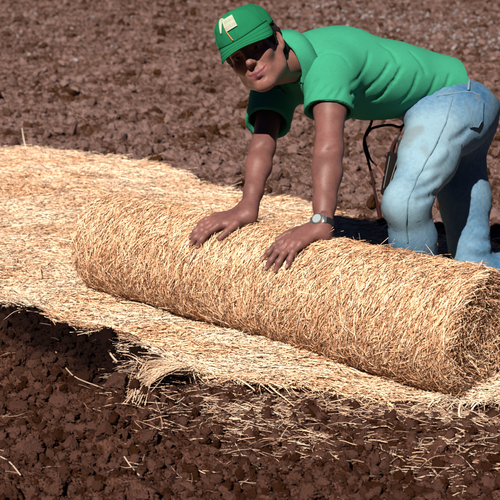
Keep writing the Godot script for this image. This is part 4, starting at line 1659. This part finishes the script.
func build_gear():
	# dark tool holster and its dangling cord, hanging from the belt under the belly
	var root := Node3D.new()
	root.name = "belt_holster"
	add_child(root)
	tag(root, "dark leather tool holster with a dangling cord hanging in front of the person's thigh", "tool holster")
	var dp := 3.88
	var top := at(395, 151, dp)
	var bot := at(384, 195, dp)
	var d := (bot - top).normalized()
	var n := (-fwd - d * (-fwd).dot(d)).normalized()
	var w := d.cross(n)
	var f := Field.new(top.min(bot) - Vector3(0.07, 0.07, 0.07), top.max(bot) + Vector3(0.07, 0.07, 0.07), 0.0035)
	f.cone(top + d * 0.012, bot - d * 0.01, 0.021, 0.013, 0.01, n, 0.55)
	f.plane_cut(top + d * 0.006, -d, 0.05)
	var o := arrays()
	f.mesh(o)
	put("pouch", to_mesh(o), M.leather, root)
	for s in [-1.0, 1.0]:
		var h := arrays()
		tube(h, bend([top + d * 0.02 + w * s * 0.008, top - d * 0.01 + w * s * 0.010, top - d * 0.035 + w * s * 0.004], 4), 0.0055, 8)
		put("tool_handle", to_mesh(h), M.black if s < 0 else M.cord, root)
		var rv := arrays()
		tube(rv, [top + d * 0.02 + w * s * 0.012 + n * 0.010, bot - d * 0.02 + w * s * 0.007 + n * 0.007], 0.0016, 5)
		put("metal_edge", to_mesh(rv), M.steel, root)
	var paths := [
		[[371, 104], [372, 116], [371, 124], [366, 134], [364, 145], [368, 160], [373, 182], [377, 204], [379, 215]],
		[[366, 136], [371, 129], [381, 126], [391, 125], [400, 127], [406, 122], [412, 112]],
		[[404, 124], [400, 132], [396, 142], [393, 152], [390, 162]],
		[[365, 141], [368, 152], [371, 160], [376, 165], [378, 168]],
		[[422, 112], [416, 120], [410, 128], [405, 134], [402, 142]]]
	for i in paths.size():
		var pts := []
		for p in paths[i]: pts.append(at(p[0], p[1], dp + 0.004 * i))
		var c := arrays()
		tube(c, bend(pts, 5), 0.0042 if i < 2 else 0.0032, 7)
		put("cord", to_mesh(c), M.cord if i != 2 else M.black, root)
	var tag_end := arrays()
	tube(tag_end, bend([at(378, 205, dp), at(379, 212, dp), at(380, 217, dp)], 3), 0.0065, 6)
	put("cord_end", to_mesh(tag_end), M.cord, root)
	var tassel := arrays()
	tube(tassel, bend([at(377, 166, dp), at(381, 171, dp), at(384, 176, dp)], 3), 0.0055, 6)
	put("buckle", to_mesh(tassel), mat(lin(0.14, 0.06, 0.055), 0.5), root)

# ---------------------------------------------------------------- everything
func _ready():
	fwd = Vector3(0, -sin(deg_to_rad(PITCH)), -cos(deg_to_rad(PITCH)))
	upv = Vector3(0, cos(deg_to_rad(PITCH)), -sin(deg_to_rad(PITCH)))
	var cam := Camera3D.new()
	cam.name = "camera"
	cam.position = Vector3(0, EYE, 0)
	cam.rotation_degrees.x = -PITCH
	cam.fov = rad_to_deg(2.0 * atan(250.0 / FOCAL))
	cam.near = 0.05
	cam.far = 600.0
	var ca := CameraAttributesPhysical.new()
	ca.frustum_focal_length = 24.0 / (2.0 * 250.0 / FOCAL)
	ca.frustum_focus_distance = 3.45
	ca.frustum_near = 0.05
	ca.frustum_far = 600.0
	ca.exposure_aperture = 5.6
	cam.attributes = ca
	add_child(cam)
	cam.make_current()
	var env := Environment.new()
	env.background_mode = Environment.BG_SKY
	var sky := Sky.new()
	var sm := ProceduralSkyMaterial.new()
	sm.sky_top_color = Color(0.20, 0.34, 0.62)
	sm.sky_horizon_color = Color(0.52, 0.60, 0.72)
	sm.sky_curve = 0.12
	sm.ground_bottom_color = Color(0.22, 0.17, 0.15)
	sm.ground_horizon_color = Color(0.45, 0.45, 0.48)
	sky.sky_material = sm
	env.sky = sky
	env.background_energy_multiplier = 0.10
	env.tonemap_mode = Environment.TONE_MAPPER_LINEAR
	env.tonemap_exposure = 1.85
	env.sdfgi_enabled = true
	env.ssao_enabled = true
	env.ssil_enabled = true
	var we := WorldEnvironment.new()
	we.name = "world"
	we.environment = env
	add_child(we)
	var sun := DirectionalLight3D.new()
	sun.name = "sun"
	sun.light_energy = 1.6
	sun.light_color = Color(1.0, 0.955, 0.89)
	sun.light_angular_distance = 0.5
	sun.shadow_enabled = true
	add_child(sun)
	sun.look_at_from_position(Vector3(-0.26, 0.72, 0.65), Vector3.ZERO)

	rng.seed = 20240611
	noise.seed = 3
	noise.noise_type = FastNoiseLite.TYPE_SIMPLEX_SMOOTH
	noise.frequency = 0.35
	noise.fractal_octaves = 3
	fine.seed = 11
	fine.noise_type = FastNoiseLite.TYPE_SIMPLEX
	fine.frequency = 1.0
	fine.fractal_octaves = 2
	cell_noise.seed = 5
	cell_noise.noise_type = FastNoiseLite.TYPE_CELLULAR
	cell_noise.frequency = 22.0
	roll_ax = (ROLL_B - ROLL_A).normalized()
	roll_fr = Vector3(-roll_ax.z, 0, roll_ax.x).normalized()
	for p in [[-420, 250], [-200, 288], [0, 322], [60, 346], [155, 370], [230, 384], [330, 396], [450, 406], [540, 408], [700, 420]]:
		var g := ground_at(p[0], p[1])
		front_line.append(Vector2(g.x, g.z))
	for p in [[-250, 150], [0, 153], [100, 160], [150, 167], [200, 188], [300, 210], [385, 237], [470, 250], [620, 280]]:
		var g := ground_at(p[0], p[1])
		back_line.append(Vector2(g.x, g.z))
	make_materials()
	make_straws()
	joints()
	build_ground()
	print("ground ", Time.get_ticks_msec())
	build_matting()
	build_roll()
	print("straw ", Time.get_ticks_msec())
	build_person()
	build_gear()
	build_clods()
	build_loose_straw()
	print("done ", Time.get_ticks_msec())
